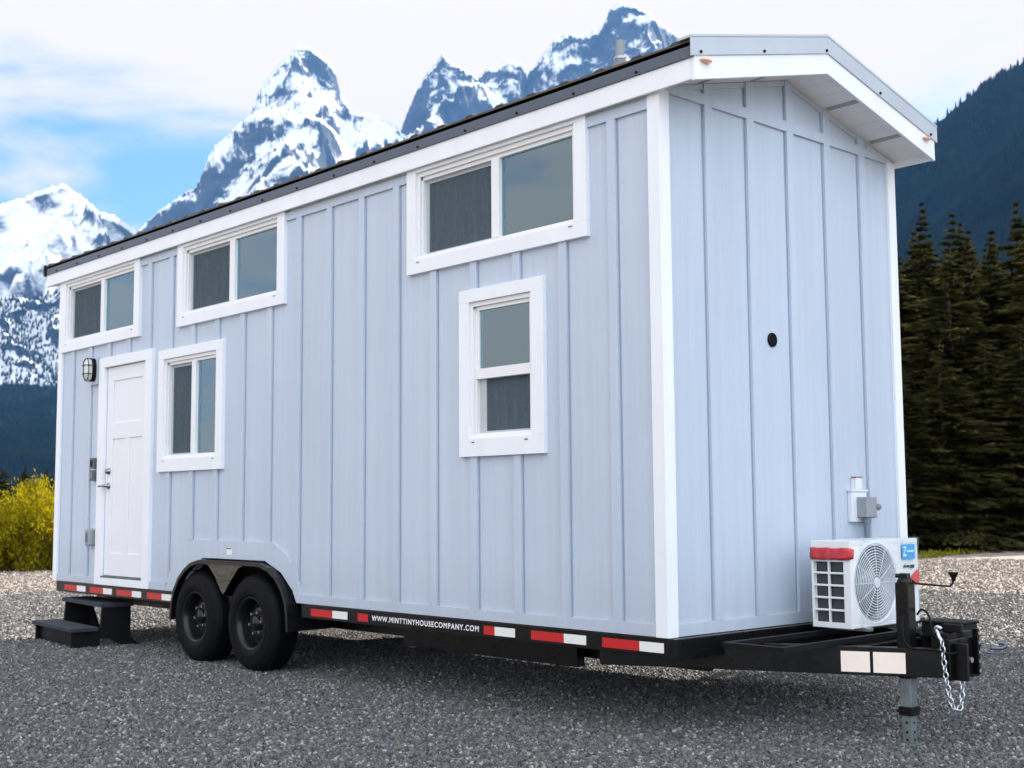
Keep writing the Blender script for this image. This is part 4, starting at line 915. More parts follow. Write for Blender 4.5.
# loose stones: scattered with geometry nodes over the near part of the yard
rocks = bpy.data.collections.new('stone_shapes'); rocks_tan = bpy.data.collections.new('sun_tinted_stone_shapes')
for k in range(8):
    bm = bmesh.new(); bmesh.ops.create_icosphere(bm, subdivisions=1, radius=1.0)
    for v in bm.verts:
        v.co = v.co * (0.7+0.55*random.random()); v.co.z *= 0.72; v.co.x *= 1.15
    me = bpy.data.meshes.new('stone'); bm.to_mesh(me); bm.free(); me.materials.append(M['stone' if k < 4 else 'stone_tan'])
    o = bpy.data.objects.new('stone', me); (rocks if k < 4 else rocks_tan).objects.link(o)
def scatter(name, polys, density, smin, smax, seed, rocks=rocks):
    me = bpy.data.meshes.new(name); vs = []; fs = []
    for p in polys:
        o_ = len(vs); vs += [(x, y, 0.004) for x, y in p]; fs.append(tuple(range(o_, o_+len(p))))
    me.from_pydata(vs, [], fs); me.materials.append(M['stone']); o = bpy.data.objects.new(name, me); COL.objects.link(o)
    ng = bpy.data.node_groups.new(name, 'GeometryNodeTree'); ng.interface.new_socket('Geometry', in_out='INPUT', socket_type='NodeSocketGeometry'); ng.interface.new_socket('Geometry', in_out='OUTPUT', socket_type='NodeSocketGeometry')
    nd = ng.nodes; gi = nd.new('NodeGroupInput'); go = nd.new('NodeGroupOutput'); dp = nd.new('GeometryNodeDistributePointsOnFaces'); dp.inputs['Density'].default_value = density; dp.inputs['Seed'].default_value = seed
    ip = nd.new('GeometryNodeInstanceOnPoints'); ci = nd.new('GeometryNodeCollectionInfo'); ci.inputs['Collection'].default_value = rocks; ci.inputs['Separate Children'].default_value = True; ci.inputs['Reset Children'].default_value = True
    ip.inputs['Pick Instance'].default_value = True
    rr = nd.new('FunctionNodeRandomValue'); rr.data_type = 'FLOAT_VECTOR'; rr.inputs[0].default_value = (-3.1, -3.1, 0); rr.inputs[1].default_value = (3.1, 3.1, 6.28)
    rs = nd.new('FunctionNodeRandomValue'); rs.data_type = 'FLOAT'; rs.inputs[2].default_value = 0.0; rs.inputs[3].default_value = 1.0; rs.inputs['Seed'].default_value = 5
    pw = nd.new('ShaderNodeMath'); pw.operation = 'POWER'; pw.inputs[1].default_value = 2.2; mr = nd.new('ShaderNodeMapRange'); mr.inputs['To Min'].default_value = smin; mr.inputs['To Max'].default_value = smax
    l = ng.links; l.new(gi.outputs[0], dp.inputs['Mesh']); l.new(dp.outputs['Points'], ip.inputs['Points']); l.new(ci.outputs[0], ip.inputs['Instance']); l.new(rr.outputs[0], ip.inputs['Rotation'])
    l.new(rs.outputs[1], pw.inputs[0]); l.new(pw.outputs[0], mr.inputs['Value']); l.new(mr.outputs[0], ip.inputs['Scale']); l.new(ip.outputs[0], go.inputs[0])
    md = o.modifiers.new('scatter', 'NODES'); md.node_group = ng
    return o
near = [(4.4, -3.6), (3.6, 3.0), (1.5, 6.5), (-3.0, 5.0), (-6.5, 3.2), (-8.5, 0.6), (-6.5, -2.6), (-1.0, -4.6), (2.5, -5.2)]
mid = [[(1.5, 6.5), (-1.0, 12.0), (-9.5, 12.0), (-15.0, 6.0), (-15.0, -1.5), (-6.5, -2.6), (-8.5, 0.6), (-6.5, 3.2), (-3.0, 5.0)]]
tag(scatter('gravel', [near], 4800, 0.0045, 0.018, 1), 'loose grey and tan gravel stones in front of the house', 'gravel', kind='stuff')
tag(scatter('gravel', mid, 620, 0.008, 0.024, 2), 'sunlit and shaded gravel stones behind the house', 'gravel', kind='stuff')
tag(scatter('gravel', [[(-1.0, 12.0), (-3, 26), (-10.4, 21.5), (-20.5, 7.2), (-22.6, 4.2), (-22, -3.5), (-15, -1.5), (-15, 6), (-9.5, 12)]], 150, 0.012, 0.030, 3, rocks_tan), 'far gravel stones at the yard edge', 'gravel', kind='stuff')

# ------------------------------------------------------------------ numpy noise for terrain
def vnoise(x, y, seed):
    r = np.random.default_rng(seed); T = r.random((256, 256))
    xi = np.floor(x).astype(int); yi = np.floor(y).astype(int); xf = x-xi; yf = y-yi
    u = xf*xf*xf*(xf*(xf*6-15)+10); v = yf*yf*yf*(yf*(yf*6-15)+10)
    g = lambda a, b: T[a & 255, b & 255]
    return (g(xi, yi)*(1-u)+g(xi+1, yi)*u)*(1-v) + (g(xi, yi+1)*(1-u)+g(xi+1, yi+1)*u)*v
def ridged(x, y, seed, octs=7, lac=2.07, gain=0.52):
    s = np.zeros_like(x); a = 1.0; w = np.ones_like(x); tot = 0
    for o in range(octs):
        n = 1-np.abs(2*vnoise(x, y, seed+o)-1); n = n**2 * w; s += a*n; tot += a; w = np.clip(n*1.6, 0.15, 1); a *= gain
        x, y = (x*0.80-y*0.6)*lac, (x*0.6+y*0.80)*lac
    return s/tot
def fbm(x, y, seed, octs=5):
    s = 0; a = 1; t = 0
    for o in range(octs):
        s = s + a*vnoise(x, y, seed+o); t += a; a *= 0.5; x = x*2.03+7; y = y*2.03-3
    return s/t

CREST_WEST = [(140.0, 0.10), (147.08, 0.114), (151.49, 0.1672), (153.23, 0.1973), (154.09, 0.2105), (154.73, 0.2177), (155.28, 0.2233), (155.78, 0.2243), (156.62, 0.2364), (157.29, 0.244), (157.66, 0.242), (158.26, 0.238), (159.05, 0.23), (159.83, 0.2251), (162.14, 0.2133), (164.36, 0.2024), (167.19, 0.1869), (173.53, 0.1357), (180, 0.10)]
CREST_SNOWFIELD = [(140.0, 0.07), (147.07, 0.0826), (151.45, 0.1283), (154.87, 0.1572), (156.53, 0.1674), (157.54, 0.1612), (158.53, 0.1543), (159.25, 0.1566), (159.71, 0.1532), (160.49, 0.1487), (162.0, 0.1399), (167.09, 0.1449), (173.5, 0.1227), (180, 0.1)]
CREST_SPIRE = [(136, 0.17), (139.43, 0.2192), (141.71, 0.2844), (142.86, 0.3038), (143.78, 0.3124), (144.92, 0.3176), (145.38, 0.3305), (145.61, 0.3468), (145.84, 0.3549), (146.39, 0.3619), (146.85, 0.3664), (147.21, 0.3694), (147.57, 0.3633), (148.01, 0.3529), (148.46, 0.3443), (148.9, 0.3332), (149.29, 0.3157), (149.62, 0.2798), (150.47, 0.247), (152.35, 0.1745), (154.84, 0.1342)]
CREST_SHOULDER = [(136, 0.12), (140.35, 0.1949), (143.54, 0.2511), (144.91, 0.2832), (145.55, 0.2975), (146.28, 0.3085), (147.18, 0.3111), (148.31, 0.315), (149.2, 0.3109), (149.85, 0.3022), (150.5, 0.2894), (150.98, 0.2817), (151.23, 0.2718), (151.44, 0.2605), (151.73, 0.249), (152.42, 0.2404), (153.26, 0.2286), (154.01, 0.2153), (154.5, 0.2055), (155.73, 0.1873), (157.29, 0.1326), (160, 0.09)]
CREST_EAST = [(104, 0.12), (112.25, 0.2172), (116.05, 0.2545), (118.44, 0.2783), (118.92, 0.2893), (120.07, 0.2992), (121.75, 0.3156), (124.33, 0.3359), (126.98, 0.3518), (128.77, 0.3622), (129.76, 0.3732), (130.39, 0.3838), (131.02, 0.3944), (131.85, 0.4035), (132.31, 0.4064), (132.77, 0.4025), (133.06, 0.3926), (133.35, 0.3828), (134.18, 0.3791), (134.74, 0.381), (135.44, 0.3771), (135.91, 0.3656), (136.75, 0.3466), (137.08, 0.3558), (137.63, 0.3592), (138.1, 0.3535), (138.66, 0.351), (139.03, 0.3443), (139.77, 0.3526), (140.32, 0.3575), (140.65, 0.3649), (140.88, 0.3574), (141.25, 0.3523), (141.71, 0.338), (142.31, 0.3155), (142.63, 0.2989), (143.0, 0.2906), (144.0, 0.2673), (145.79, 0.2098), (150, 0.12)]
CREST_RIGHT_HILL = [(80, 0.08), (96.32, 0.2031), (100.31, 0.2617), (104.86, 0.3125), (108.25, 0.3353), (111.17, 0.3411), (113.48, 0.3365), (114.92, 0.3273), (115.9, 0.3188), (116.73, 0.3114), (117.57, 0.3007), (118.21, 0.2919), (118.85, 0.2829), (119.29, 0.2719), (120.37, 0.2556), (121.91, 0.2287), (123.67, 0.2031), (126.35, 0.1659), (129.04, 0.1358), (136, 0.06)]
CREST_LEFT_HILL = [(118, 0.03), (129.14, 0.0494), (135.85, 0.0586), (142.61, 0.0671), (149.26, 0.0823), (154.78, 0.087), (157.43, 0.0905), (159.61, 0.091), (163.41, 0.0931), (170.32, 0.1), (176.35, 0.1123), (190, 0.09)]

def terrain(name, crest, r0, r1, r2, amp, wl, seed, mat, nth, nr, p=1.25, warp=1.2, label='', clampk=0.985, rough=0.0016, forest=None, crestwob=0.0):
    az = np.array([c[0] for c in crest]); el = np.array([c[1] for c in crest])
    th = np.linspace(az[0], az[-1], nth); s = np.concatenate([np.linspace(0, 1, nr), 1+np.linspace(0, 1, nr//4)[1:]])
    TH, S = np.meshgrid(th, s, indexing='ij')
    crr = r1 + crestwob*(fbm(np.deg2rad(th)*18, th*0+seed, seed+3)-0.5)
    CR = crr[:, None]
    R_ = np.where(S <= 1, r0 + (CR-r0)*S, CR + (r2-r1)*(S-1))
    X = EYE[0] + R_*np.cos(np.deg2rad(TH)); Y = EYE[1] + R_*np.sin(np.deg2rad(TH))
    front = np.clip(1-S, 0, 1)
    w = (fbm(X/wl*0.7, Y/wl*0.7, seed+40, 4)-0.5)*2*warp*front
    crk = np.clip(S, 0, 1)**14
    base = np.interp(TH+w, az, el) * CR
    peak = np.interp(TH, az, el)
    e1 = (fbm(np.deg2rad(TH)*900+S*9, S*60, seed+60, 4)-0.5)*rough*2*crk
    sh = np.where(S <= 1, np.clip(S, 0, 1)**(p + 0.7*(fbm(X/wl*0.5, Y/wl*0.5, seed+20, 3)-0.5)), np.clip(1-(S-1), 0, 1))
    rd = ridged(X/wl, Y/wl, seed)
    env = np.where(S <= 1, np.clip(S*1.6, 0, 1)*np.clip(front*16, 0.0, 1)**0.7, np.clip((S-1)*5, 0, 1))
    H = (base + e1*CR)*sh + amp*(rd-0.62)*env
    lim = (peak+e1)*R_*np.where(S < 1, clampk + (1-clampk)*np.clip(S, 0, 1)**6, 1)
    soft = np.where(S <= 1, np.minimum(H, lim), H)
    Z = EYE[2]*np.clip(S, 0, 1) + soft
    edge = np.clip(np.minimum(TH-az[0], az[-1]-TH)/2.0, 0, 1)
    Z = Z*edge - 3*(1-edge) - 2*(S <= 0)
    Z = np.where(S >= 1.99, -20, Z)
    ni, nj = TH.shape
    verts = np.stack([X, Y, Z], -1).reshape(-1, 3)
    ii, jj = np.meshgrid(np.arange(ni-1), np.arange(nj-1), indexing='ij'); a = (ii*nj+jj).ravel()
    quads = np.stack([a, a+1, a+nj+1, a+nj], -1)
    me = bpy.data.meshes.new(name); me.vertices.add(len(verts)); me.vertices.foreach_set('co', verts.ravel().astype(np.float32))
    me.loops.add(quads.size); me.loops.foreach_set('vertex_index', quads.ravel().astype(np.int32))
    me.polygons.add(len(quads)); me.polygons.foreach_set('loop_start', (np.arange(len(quads))*4).astype(np.int32)); me.polygons.foreach_set('loop_total', np.full(len(quads), 4, np.int32))
    me.update(calc_edges=True); me.validate(); me.materials.append(mat)
    # make sure faces look up
    if me.polygons[len(quads)//2].normal.z < 0: me.flip_normals()
    me.polygons.foreach_set('use_smooth', np.ones(len(quads), bool))
    o = bpy.data.objects.new(name, me); COL.objects.link(o); tag(o, label, 'mountain' if 'mountain' in name else 'hill', kind='structure')
    if forest:
        fname, count, h0, h1, lab, smin, mfor, _w = forest
        f0, f1 = np.searchsorted(th, forest[7]); fi = rng.integers(f0, f1-1, count*3); fj = rng.integers(0, nj-1, count*3)
        ok = (s[fj] > smin) & (s[fj] < 1.03); rad = R_[0, 0]
        fi, fj = fi[ok][:count], fj[ok][:count]; n_ = len(fi); u = rng.random((n_, 1)); v = rng.random((n_, 1))
        G = np.stack([X, Y, Z], -1)
        P = (G[fi, fj]*(1-u)*(1-v) + G[fi+1, fj]*u*(1-v) + G[fi, fj+1]*(1-u)*v + G[fi+1, fj+1]*u*v)
        hh = (h0 + (h1-h0)*rng.random((n_, 1))); rr = hh*(0.17+0.1*rng.random((n_, 1)))
        tv = []; 
        for tier, (zb, zt, rk) in enumerate(((0.0, 0.6, 1.0), (0.35, 1.0, 0.7))):
            ang0 = rng.random((n_, 1))*6.28
            for q in range(4):
                an = ang0+q*math.pi/2; rj = rr*rk*(0.7+0.6*rng.random((n_, 1))); tv.append(np.concatenate([P[:, 0:1]+rj*np.cos(an), P[:, 1:2]+rj*np.sin(an), P[:, 2:3]+hh*zb-1], 1))
            tv.append(np.concatenate([P[:, 0:1], P[:, 1:2], P[:, 2:3]+hh*zt], 1))
        V_ = np.stack(tv, 1).reshape(-1, 3); b0 = (np.arange(n_)*10)[:, None]
        F = np.concatenate([b0+np.array(t) for t in ((0,1,4),(1,2,4),(2,3,4),(3,0,4),(5,6,9),(6,7,9),(7,8,9),(8,5,9))], 0)
        me2 = bpy.data.meshes.new(fname); me2.from_pydata(V_.tolist(), [], F.tolist()); me2.materials.append(mfor)
        fo = bpy.data.objects.new(fname, me2); COL.objects.link(fo); tag(fo, lab, 'forest', kind='stuff')
    return o

m_west = mountain_mat('west_face_snow', 1.50, 1.72, *ROCK, 0.0050)
m_spire = mountain_mat('spire_snow', 1.54, 1.66, *ROCK, 0.0065)
m_should = mountain_mat('shoulder_snow', 1.62, 1.78, *ROCK, 0.0060)
m_east = mountain_mat('east_ridge_snow', 1.68, 1.84, *ROCK, 0.0070)
m_field = mountain_mat('snowfield', 1.86, 1.93, (0.02, 0.03, 0.045), (0.05, 0.06, 0.08), 0.010)
m_hill = simple('forest_floor', (0.008, 0.016, 0.014), 1.0, spec=0.0, var=0.35, vscale=(0.01, 0.01, 0.01))
terrain('mountain', CREST_WEST, 5200, 8600, 10800, 620, 520, 11, m_west, 620, 260, p=0.95, label='broad snow covered mountain at the far left')
terrain('mountain', CREST_SPIRE, 5600, 9000, 10800, 520, 560, 23, m_spire, 620, 300, p=1.2, warp=2.2, label='snowy pointed peak rising above the dark roof edge')
terrain('mountain', CREST_SHOULDER, 5000, 8100, 9400, 480, 620, 31, m_should, 760, 300, p=0.95, label='rocky snow streaked shoulder left of the pointed peak')
terrain('mountain', CREST_EAST, 5600, 9200, 11000, 560, 700, 47, m_east, 1200, 300, p=1.0, label='jagged blue rock ridge with snow behind the roof', rough=0.0022)
terrain('mountain', CREST_SNOWFIELD, 4400, 6400, 8000, 260, 420, 53, m_field, 500, 220, p=1.05, label='snow slope dotted with trees below the broad mountain', forest=('forest', 14000, 12, 26, 'sparse dark trees on the snow slope', 0.25, M['needles_far'], (152, 168)))
terrain('hill', CREST_LEFT_HILL, 1900, 4300, 5400, 120, 500, 61, m_hill, 420, 160, p=1.0, label='dark blue forested hill below the snow at left', forest=('forest', 30000, 11, 20, 'dense dark forest covering the left hill', 0.02, M['needles_far'], (152, 167)))
terrain('hill', CREST_RIGHT_HILL, 1300, 3300, 4300, 150, 420, 71, m_hill, 420, 220, p=1.0, warp=2.0, label='steep dark blue forested hill at the right edge', forest=('forest', 52000, 11, 22, 'dense conifer forest covering the steep right hill', 0.02, M['needles_far'], (101, 127)))

# ------------------------------------------------------------------ TREES
def mesh_np(name, V, F, mat, smooth=False):
    me = bpy.data.meshes.new(name); me.vertices.add(len(V)); me.vertices.foreach_set('co', np.asarray(V, np.float32).ravel())
    F = np.asarray(F, np.int32); k = F.shape[1]; me.loops.add(F.size); me.loops.foreach_set('vertex_index', F.ravel())
    me.polygons.add(len(F)); me.polygons.foreach_set('loop_start', (np.arange(len(F))*k).astype(np.int32)); me.polygons.foreach_set('loop_total', np.full(len(F), k, np.int32))
    me.update(calc_edges=True); me.materials.append(mat); return me
def leaf_cloud(C, size, r, stretch=None, axis=None):
    """one small quad (as two-sided leaf) per centre, random facing"""
    n = len(C); a = r.normal(size=(n, 3)); a /= np.linalg.norm(a, axis=1)[:, None]
    if axis is not None: a = a*0.55 + axis; a /= np.linalg.norm(a, axis=1)[:, None]
    b = np.cross(a, r.normal(size=(n, 3))); b /= np.linalg.norm(b, axis=1)[:, None]
    s = (size*(0.6+0.8*r.random(n)))[:, None]; st = 1.0 if stretch is None else stretch
    V = np.stack([C-a*s*st, C-b*s*0.5, C+a*s*st, C+b*s*0.5], 1).reshape(-1, 3); F = (np.arange(n)*4)[:, None]+np.array([0, 1, 2, 3]); return V, F
def conifer_meshes(seed, Hh=12.0, wid=2.3):
    r = np.random.default_rng(seed); C = []; AX = []; tr_ = MB(0.0)
    tr_.tube([(0, 0, -0.3), (0.03, 0.02, Hh*0.3), (-0.02, 0.03, Hh*0.7), (0, 0, Hh*0.975)], [0.20, 0.16, 0.06, 0.006], 8)
    z = 0.35
    while z < Hh*0.992:
        f = 1-z/Hh; nb = int(7+5*f); L_ = (wid*(f**1.08)*(0.65+0.6*r.random())+0.03)*min(1, 0.35+f*4)
        for q in range(nb):
            an = r.random()*6.283; ln = L_*(0.6+0.55*r.random()); droop = 0.04+0.30*f; up = 0.30*(1-f)
            tips = max(7, int(50*ln/1.2)); t = np.sqrt(r.random(tips))
            x = np.cos(an)*ln*t; y = np.sin(an)*ln*t; zz = z - droop*ln*t**1.5 + up*ln*t
            side = (r.random(tips)-0.5)*ln*0.42*(1.1-t*0.6)
            x += -np.sin(an)*side; y += np.cos(an)*side; zz -= np.abs(side)*0.35 + r.random(tips)*0.10
            C.append(np.stack([x, y, zz], 1)); d_ = np.array([np.cos(an), np.sin(an), -0.15]); AX.append(np.repeat(d_[None], tips, 0))
            if q % 2 == 0: tr_.tube([(0, 0, z), (np.cos(an)*ln*0.5, np.sin(an)*ln*0.5, z-droop*ln*0.3), (np.cos(an)*ln*0.92, np.sin(an)*ln*0.92, z-droop*ln*0.85)], [0.025, 0.015, 0.005], 4)
        z += 0.19+0.12*r.random()
    C = np.concatenate(C); AX = np.concatenate(AX)
    V, F = leaf_cloud(C, 0.105*(0.35+0.65*np.clip((1-C[:, 2]/Hh)/0.22, 0, 1)), r, stretch=1.7, axis=AX)
    mt = bpy.data.meshes.new('trunk'); mt.from_pydata(tr_.v, [], tr_.f); mt.materials.append(M['bark'])
    return mt, mesh_np('crown', V, F, M['needles'])
CON = [conifer_meshes(101, 12, 2.5), conifer_meshes(102, 12, 2.1), conifer_meshes(103, 12, 2.9)]
def polar(az, dist): return EYE[0]+dist*math.cos(math.radians(az)), EYE[1]+dist*math.sin(math.radians(az))
def place_tree(name, meshes, x, y, sc, rz_, label, group, cat='tree'):
    e = empty(name, (x, y, 0), rz_); e.scale = (sc[0], sc[0], sc[1])
    for nm, me_ in zip(('trunk', 'crown'), meshes):
        o = bpy.data.objects.new(nm, me_); COL.objects.link(o); o.parent = e
    tag(e, label, cat, group); return e
# front row at the right: azimuth, distance, tangent of the top's elevation
row = [(120.5, 43, 0.200, 'tall conifer half hidden behind the right corner of the house'), (119.3, 45, 0.232, 'tallest conifer beside the gable corner trim'), (118.35, 41, 0.196, 'slim conifer second from the house corner'),
       (117.45, 46, 0.205, 'shorter conifer in the gap of the tree line'), (116.55, 43, 0.200, 'broad conifer near the right edge of the view'), (115.5, 45, 0.228, 'tall conifer at the right edge of the view'),
       (114.3, 42, 0.235, None), (112.9, 45, 0.22, None), (111.2, 44, 0.24, None), (109, 46, 0.22, None),
       (120.4, 36, 0.105, 'young conifer low beside the air conditioner'), (118.8, 37.5, 0.125, 'young conifer in front of the tallest one'), (117.0, 39, 0.120, 'young bushy conifer in the middle of the tree line'), (115.6, 38.5, 0.135, 'young conifer low at the right edge'), (114.0, 39, 0.13, None)]
for i, (az_, dd, tn, lab) in enumerate(row):
    x, y = polar(az_, dd); Ht = tn*dd+1.3; wv_ = (Ht/12)*((1.75, 1.35, 1.9, 1.5)[i % 4] if dd > 40 else 2.1)
    place_tree('conifer_tree', CON[i % 3], x, y, (wv_, Ht/12), i*1.3, lab or 'dark conifer beyond the right edge of the view', 'dark conifers behind the gravel yard')
for i in range(44):   # second row behind, closing the gaps
    az_ = 108.5 + i*0.32; dd = 49+random.random()*14; x, y = polar(az_, dd); Ht = (0.120+0.100*random.random())*dd+1.3
    place_tree('conifer_tree', CON[i % 3], x, y, (Ht/12*(1.5+0.6*random.random()), Ht/12), i*2.1, 'dark conifer in the back row of the tree line', 'dark conifers in the back row')
for i in range(52):   # low distant tree line behind the house and at the left
    az_ = 124.5 + i*0.85; dd = 62+random.random()*22; x, y = polar(az_, dd); Ht = (0.020+0.018*random.random())*dd+1.3
    if az_ > 157.0 and az_ < 159.6: Ht = dd*(0.028+0.006*random.random())+1.3
    place_tree('conifer_tree', CON[i % 3], x, y, (Ht/12*2.6, Ht/12), i*2.1, 'small conifer in the far low tree line behind the yard', 'low conifers beyond the yard')

# willow shrubs at the left edge of the yard
def shrub_meshes(seed, Hh=2.3, wid=0.95):
    r = np.random.default_rng(seed); tr_ = MB(0.0); C = []
    for k in range(46):
        an = r.random()*6.283; ro = wid*(0.25+0.75*r.random()); hh = Hh*(0.55+0.45*r.random())*(1-0.35*(ro/wid)**2)
        pts = [(0.25*ro*math.cos(an), 0.25*ro*math.sin(an), -0.05), (0.6*ro*math.cos(an), 0.6*ro*math.sin(an), hh*0.4), (0.85*ro*math.cos(an+0.15), 0.85*ro*math.sin(an+0.15), hh*0.75), (ro*math.cos(an+0.1), ro*math.sin(an+0.1), hh)]
        if k % 2 == 0: tr_.tube(pts, [0.016, 0.011, 0.007, 0.003], 4)
        P = np.array([list(v) for v in bez(pts, 10)]); n_ = 190; t = r.random(n_)**0.8*(len(P)-1); i0 = np.clip(t.astype(int), 0, len(P)-2); f_ = (t-i0)[:, None]
        C.append(P[i0]*(1-f_)+P[i0+1]*f_ + r.normal(size=(n_, 3))*np.array([0.10, 0.10, 0.08]))
    C = np.concatenate(C); V, F = leaf_cloud(C, 0.030, r, stretch=1.6, axis=np.array([[0, 0, 0.5]]))
    mt = bpy.data.meshes.new('trunk'); mt.from_pydata(tr_.v, [], tr_.f); mt.materials.append(M['bark'])
    return mt, mesh_np('crown', V, F, M['willow'])
SH_ = [shrub_meshes(5), shrub_meshes(6, 2.2, 1.1)]
for i, (az_, dd, h_, w_, lab) in enumerate([(158.25, 28.6, 2.25/2.3, 0.80, 'rounded yellow green willow shrub left of the house'), (157.62, 28.9, 2.1/2.3, 0.75, 'yellow green willow shrub touching the house corner'), (158.95, 29.2, 1.8/2.3, 0.8, 'lower yellow green shrub at the left edge of the view'),
        (159.9, 28.8, 0.72, 0.9, None), (161.0, 29.0, 0.8, 1.0, None), (156.6, 29.0, 0.7, 0.9, None), (155.2, 29.0, 0.62, 0.9, None), (153.4, 29.4, 0.7, 1.0, None)]):
    x, y = polar(az_, dd); place_tree('willow_shrub', SH_[i % 2], x, y, (w_, h_), i*1.7, lab or 'yellow green willow shrub hidden by the house or out of view', 'willow shrubs at the yard edge', cat='shrub')

# yellowish weeds along the yard edge
C = []
r = np.random.default_rng(9); edge_line = [Vector(p[:2]) for p in lot_edge[4:17]]
seg = [(edge_line[i], edge_line[i+1]) for i in range(len(edge_line)-1)]; lens = np.array([(b_-a).length for a, b_ in seg]); pr_ = lens/lens.sum()
for _ in range(190):
    k = r.choice(len(seg), p=pr_); a, b_ = seg[k]; t = r.random(); p = a.lerp(b_, t); nrm = Vector((-(b_-a).y, (b_-a).x)).normalized(); off = abs(r.normal())*0.8; p = p - nrm*off*(1 if True else -1)
    hgt = 0.03+0.07*r.random()**2; n_ = 26; C.append(np.array([p.x, p.y, 0])+r.normal(size=(n_, 3))*np.array([0.10, 0.10, 0.0])+np.stack([np.zeros(n_), np.zeros(n_), r.random(n_)*hgt], 1))
C = np.concatenate(C); V, F = leaf_cloud(C, 0.030, r, stretch=1.7, axis=np.array([[0, 0, 0.8]]))
wo = bpy.data.objects.new('grass', mesh_np('grass', V, F, M['weeds'])); COL.objects.link(wo); tag(wo, 'yellow green weeds along the edge of the gravel', 'weeds', kind='stuff')

# broadleaf tree added out of view to shade the tongue and near gravel
def broad_meshes(seed):
    r = np.random.default_rng(seed); tr_ = MB(0.0); tr_.tube([(0, 0, -0.2), (0.05, 0, 2.2), (0, 0.1, 4.5), (0, 0, 8)], [0.30, 0.24, 0.18, 0.06], 10)
    C = []
    for k in range(150):
        d_ = r.normal(size=3); d_ /= np.linalg.norm(d_); q = d_*np.array([3.7, 3.7, 4.6])*(0.35+0.62*r.random()**0.5)+np.array([0, 0, 8.6]); q[2] = max(q[2], 4.4)
        if k % 4 == 0: tr_.tube([(0, 0, 3.2+0.3*(k % 9)), tuple(q*0.5+np.array([0, 0, 2.2])), tuple(q)], [0.08, 0.05, 0.02], 5)
        C.append(q+r.normal(size=(260, 3))*0.48)
    C = np.concatenate(C); V, F = leaf_cloud(C, 0.13, r, stretch=1.0)
    mt = bpy.data.meshes.new('trunk'); mt.from_pydata(tr_.v, [], tr_.f); mt.materials.append(M['bark'])
    return mt, mesh_np('crown', V, F, M['broadleaf'])
BR = broad_meshes(77)
for x, y, s_ in ((1.9, 11.6, 1.0),):
    place_tree('added_shade_tree', BR, x, y, (s_, s_), x, 'leafy tree added out of view at the right to shade the trailer tongue', None)

# ------------------------------------------------------------------ HAZE
hz = bpy.data.meshes.new('haze'); bx = MB(0.0).box(-11800, 4000, -4000, 11800, -1.5, 4300); hz.from_pydata(bx.v, [], bx.f)
m, nt, out = new_mat('haze_air'); pv = N(nt, 'ShaderNodeVolumePrincipled'); pv.inputs['Color'].default_value = (0.15, 0.44, 1.0, 1); pv.inputs['Density'].default_value = 2.5e-5; pv.inputs['Anisotropy'].default_value = 0.0
nt.links.new(pv.outputs[0], out.inputs['Volume']); hz.materials.append(m); ho = bpy.data.objects.new('haze', hz); COL.objects.link(ho); tag(ho, 'blue air softening the far mountains', 'haze', kind='stuff')

# ------------------------------------------------------------------ LIGHT
SUN_EL, SUN_ROT = math.radians(37.5), math.radians(-1.0)
sd = bpy.data.lights.new('sun', 'SUN'); sd.energy = 5.0; sd.angle = math.radians(0.5); sd.color = (1.0, 0.90, 0.79)
so = bpy.data.objects.new('sun', sd); COL.objects.link(so)
S = Vector((math.sin(SUN_ROT)*math.cos(SUN_EL), math.cos(SUN_ROT)*math.cos(SUN_EL), math.sin(SUN_EL)))
so.rotation_euler = S.to_track_quat('Z', 'Y').to_euler(); so.location = (0, 30, 30)

world = bpy.data.worlds.new('World'); scene.world = world; world.use_nodes = True; nt = world.node_tree; nt.nodes.clear()
wo_ = nt.nodes.new('ShaderNodeOutputWorld'); bg = N(nt, 'ShaderNodeBackground', Strength=0.09)
sky = N(nt, 'ShaderNodeTexSky'); sky.sky_type = 'NISHITA'; sky.sun_disc = False; sky.sun_elevation = SUN_EL; sky.sun_rotation = SUN_ROT; sky.air_density = 1.0; sky.dust_density = 0.6; sky.ozone_density = 1.5
tc = N(nt, 'ShaderNodeTexCoord'); sp = N(nt, 'ShaderNodeSeparateXYZ'); nt.links.new(tc.outputs['Generated'], sp.inputs[0])
mp = N(nt, 'ShaderNodeMapping', Scale=(4.2, 4.2, 16.0)); nt.links.new(tc.outputs['Generated'], mp.inputs[0])
n1 = N(nt, 'ShaderNodeTexNoise', Scale=1.0, Detail=7.0, Roughness=0.52, Distortion=0.25); nt.links.new(mp.outputs[0], n1.inputs['Vector'])
# thin cloud deck thickens with height above the horizon
mr = N(nt, 'ShaderNodeMapRange'); mr.inputs['From Min'].default_value = 0.255; mr.inputs['From Max'].default_value = 0.38; mr.inputs['To Min'].default_value = -0.01; mr.inputs['To Max'].default_value = 0.34
nt.links.new(sp.outputs['Z'], mr.inputs['Value'])
ad = N(nt, 'ShaderNodeMath', _operation='ADD'); nt.links.new(n1.outputs['Fac'], ad.inputs[0]); nt.links.new(mr.outputs[0], ad.inputs[1])
mk = N(nt, 'ShaderNodeMapRange', _interpolation_type='SMOOTHSTEP'); mk.inputs['From Min'].default_value = 0.38; mk.inputs['From Max'].default_value = 0.66; 
bk = N(nt, 'ShaderNodeMapRange'); bk.inputs['From Min'].default_value = -0.1; bk.inputs['From Max'].default_value = 0.5; bk.inputs['To Min'].default_value = 0.0; bk.inputs['To Max'].default_value = 0.20
d2 = N(nt, 'ShaderNodeVectorMath', _operation='DOT_PRODUCT'); nt.links.new(tc.outputs['Generated'], d2.inputs[0]); d2.inputs[1].default_value = (0.1, -0.99, 0.0); nt.links.new(d2.outputs['Value'], bk.inputs['Value'])  # extra unseen cloud added opposite the sun for the window panes to reflect
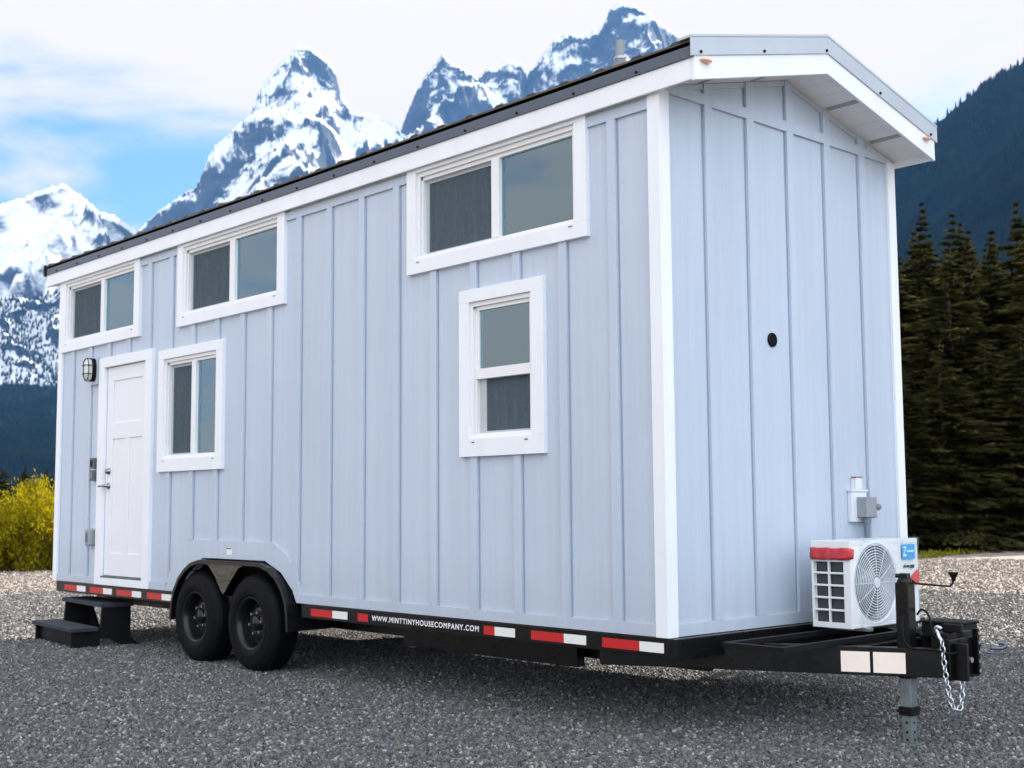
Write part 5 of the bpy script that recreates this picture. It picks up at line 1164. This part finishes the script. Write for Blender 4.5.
ad2 = N(nt, 'ShaderNodeMath', _operation='ADD'); nt.links.new(ad.outputs[0], ad2.inputs[0]); nt.links.new(bk.outputs[0], ad2.inputs[1]); nt.links.new(ad2.outputs[0], mk.inputs['Value'])
mix = N(nt, 'ShaderNodeMix', _data_type='RGBA'); nt.links.new(mk.outputs[0], mix.inputs['Factor']); 
stn = N(nt, 'ShaderNodeMix', _data_type='RGBA', _blend_type='MULTIPLY'); stn.inputs['Factor'].default_value = 1.0; stn.inputs['B'].default_value = (0.50, 0.65, 0.86, 1)
nt.links.new(sky.outputs[0], stn.inputs['A']); nt.links.new(stn.outputs['Result'], mix.inputs['A']); 
dt = N(nt, 'ShaderNodeVectorMath', _operation='DOT_PRODUCT'); nt.links.new(tc.outputs['Generated'], dt.inputs[0]); dt.inputs[1].default_value = (0.93, -0.36, 0.1)  # clouds out of view brightened to add fill light on the shaded walls
cb = N(nt, 'ShaderNodeMapRange'); cb.inputs['From Min'].default_value = -0.15; cb.inputs['From Max'].default_value = 0.95; cb.inputs['To Min'].default_value = 3.7; cb.inputs['To Max'].default_value = 13.5
nt.links.new(dt.outputs['Value'], cb.inputs['Value']); cc = N(nt, 'ShaderNodeCombineColor')
for k_, (g_lo, g_hi) in enumerate(((4.55, 10.2), (3.95, 10.9), (3.55, 11.8))):
    mu = N(nt, 'ShaderNodeMapRange'); mu.inputs['From Min'].default_value = -0.15; mu.inputs['From Max'].default_value = 0.95; mu.inputs['To Min'].default_value = g_lo; mu.inputs['To Max'].default_value = g_hi
    nt.links.new(dt.outputs['Value'], mu.inputs['Value']); nt.links.new(mu.outputs[0], cc.inputs[k_])
nt.links.new(cc.outputs[0], mix.inputs['B'])
nt.links.new(mix.outputs['Result'], bg.inputs['Color']); nt.links.new(bg.outputs[0], wo_.inputs['Surface'])

# ------------------------------------------------------------------ CAMERA
cd = bpy.data.cameras.new('camera'); cam = bpy.data.objects.new('camera', cd); COL.objects.link(cam); scene.camera = cam
cd.sensor_width = 36; cd.lens = 1269.55/1024*36; cd.clip_start = 0.05; cd.clip_end = 30000
rx, ry, rz__ = 1.6658, 0.007, 0.8306
Rm = Matrix.Rotation(rz__, 3, 'Z') @ Matrix.Rotation(ry, 3, 'Y') @ Matrix.Rotation(rx, 3, 'X')
cam.matrix_world = Matrix.Translation(EYE) @ Rm.to_4x4()
cd.dof.use_dof = True; cd.dof.focus_distance = 7.6; cd.dof.aperture_fstop = 4.0

vs_ = scene.view_settings; vs_.view_transform = 'Standard'; vs_.look = 'None'; vs_.gamma = 1.0; vs_.use_curve_mapping = False; vs_.exposure = 1.53
scene.cycles.use_denoising = True; scene.cycles.max_bounces = 8; scene.cycles.transparent_max_bounces = 24; scene.cycles.volume_bounces = 0
scene.cycles.sample_clamp_indirect = 6.0
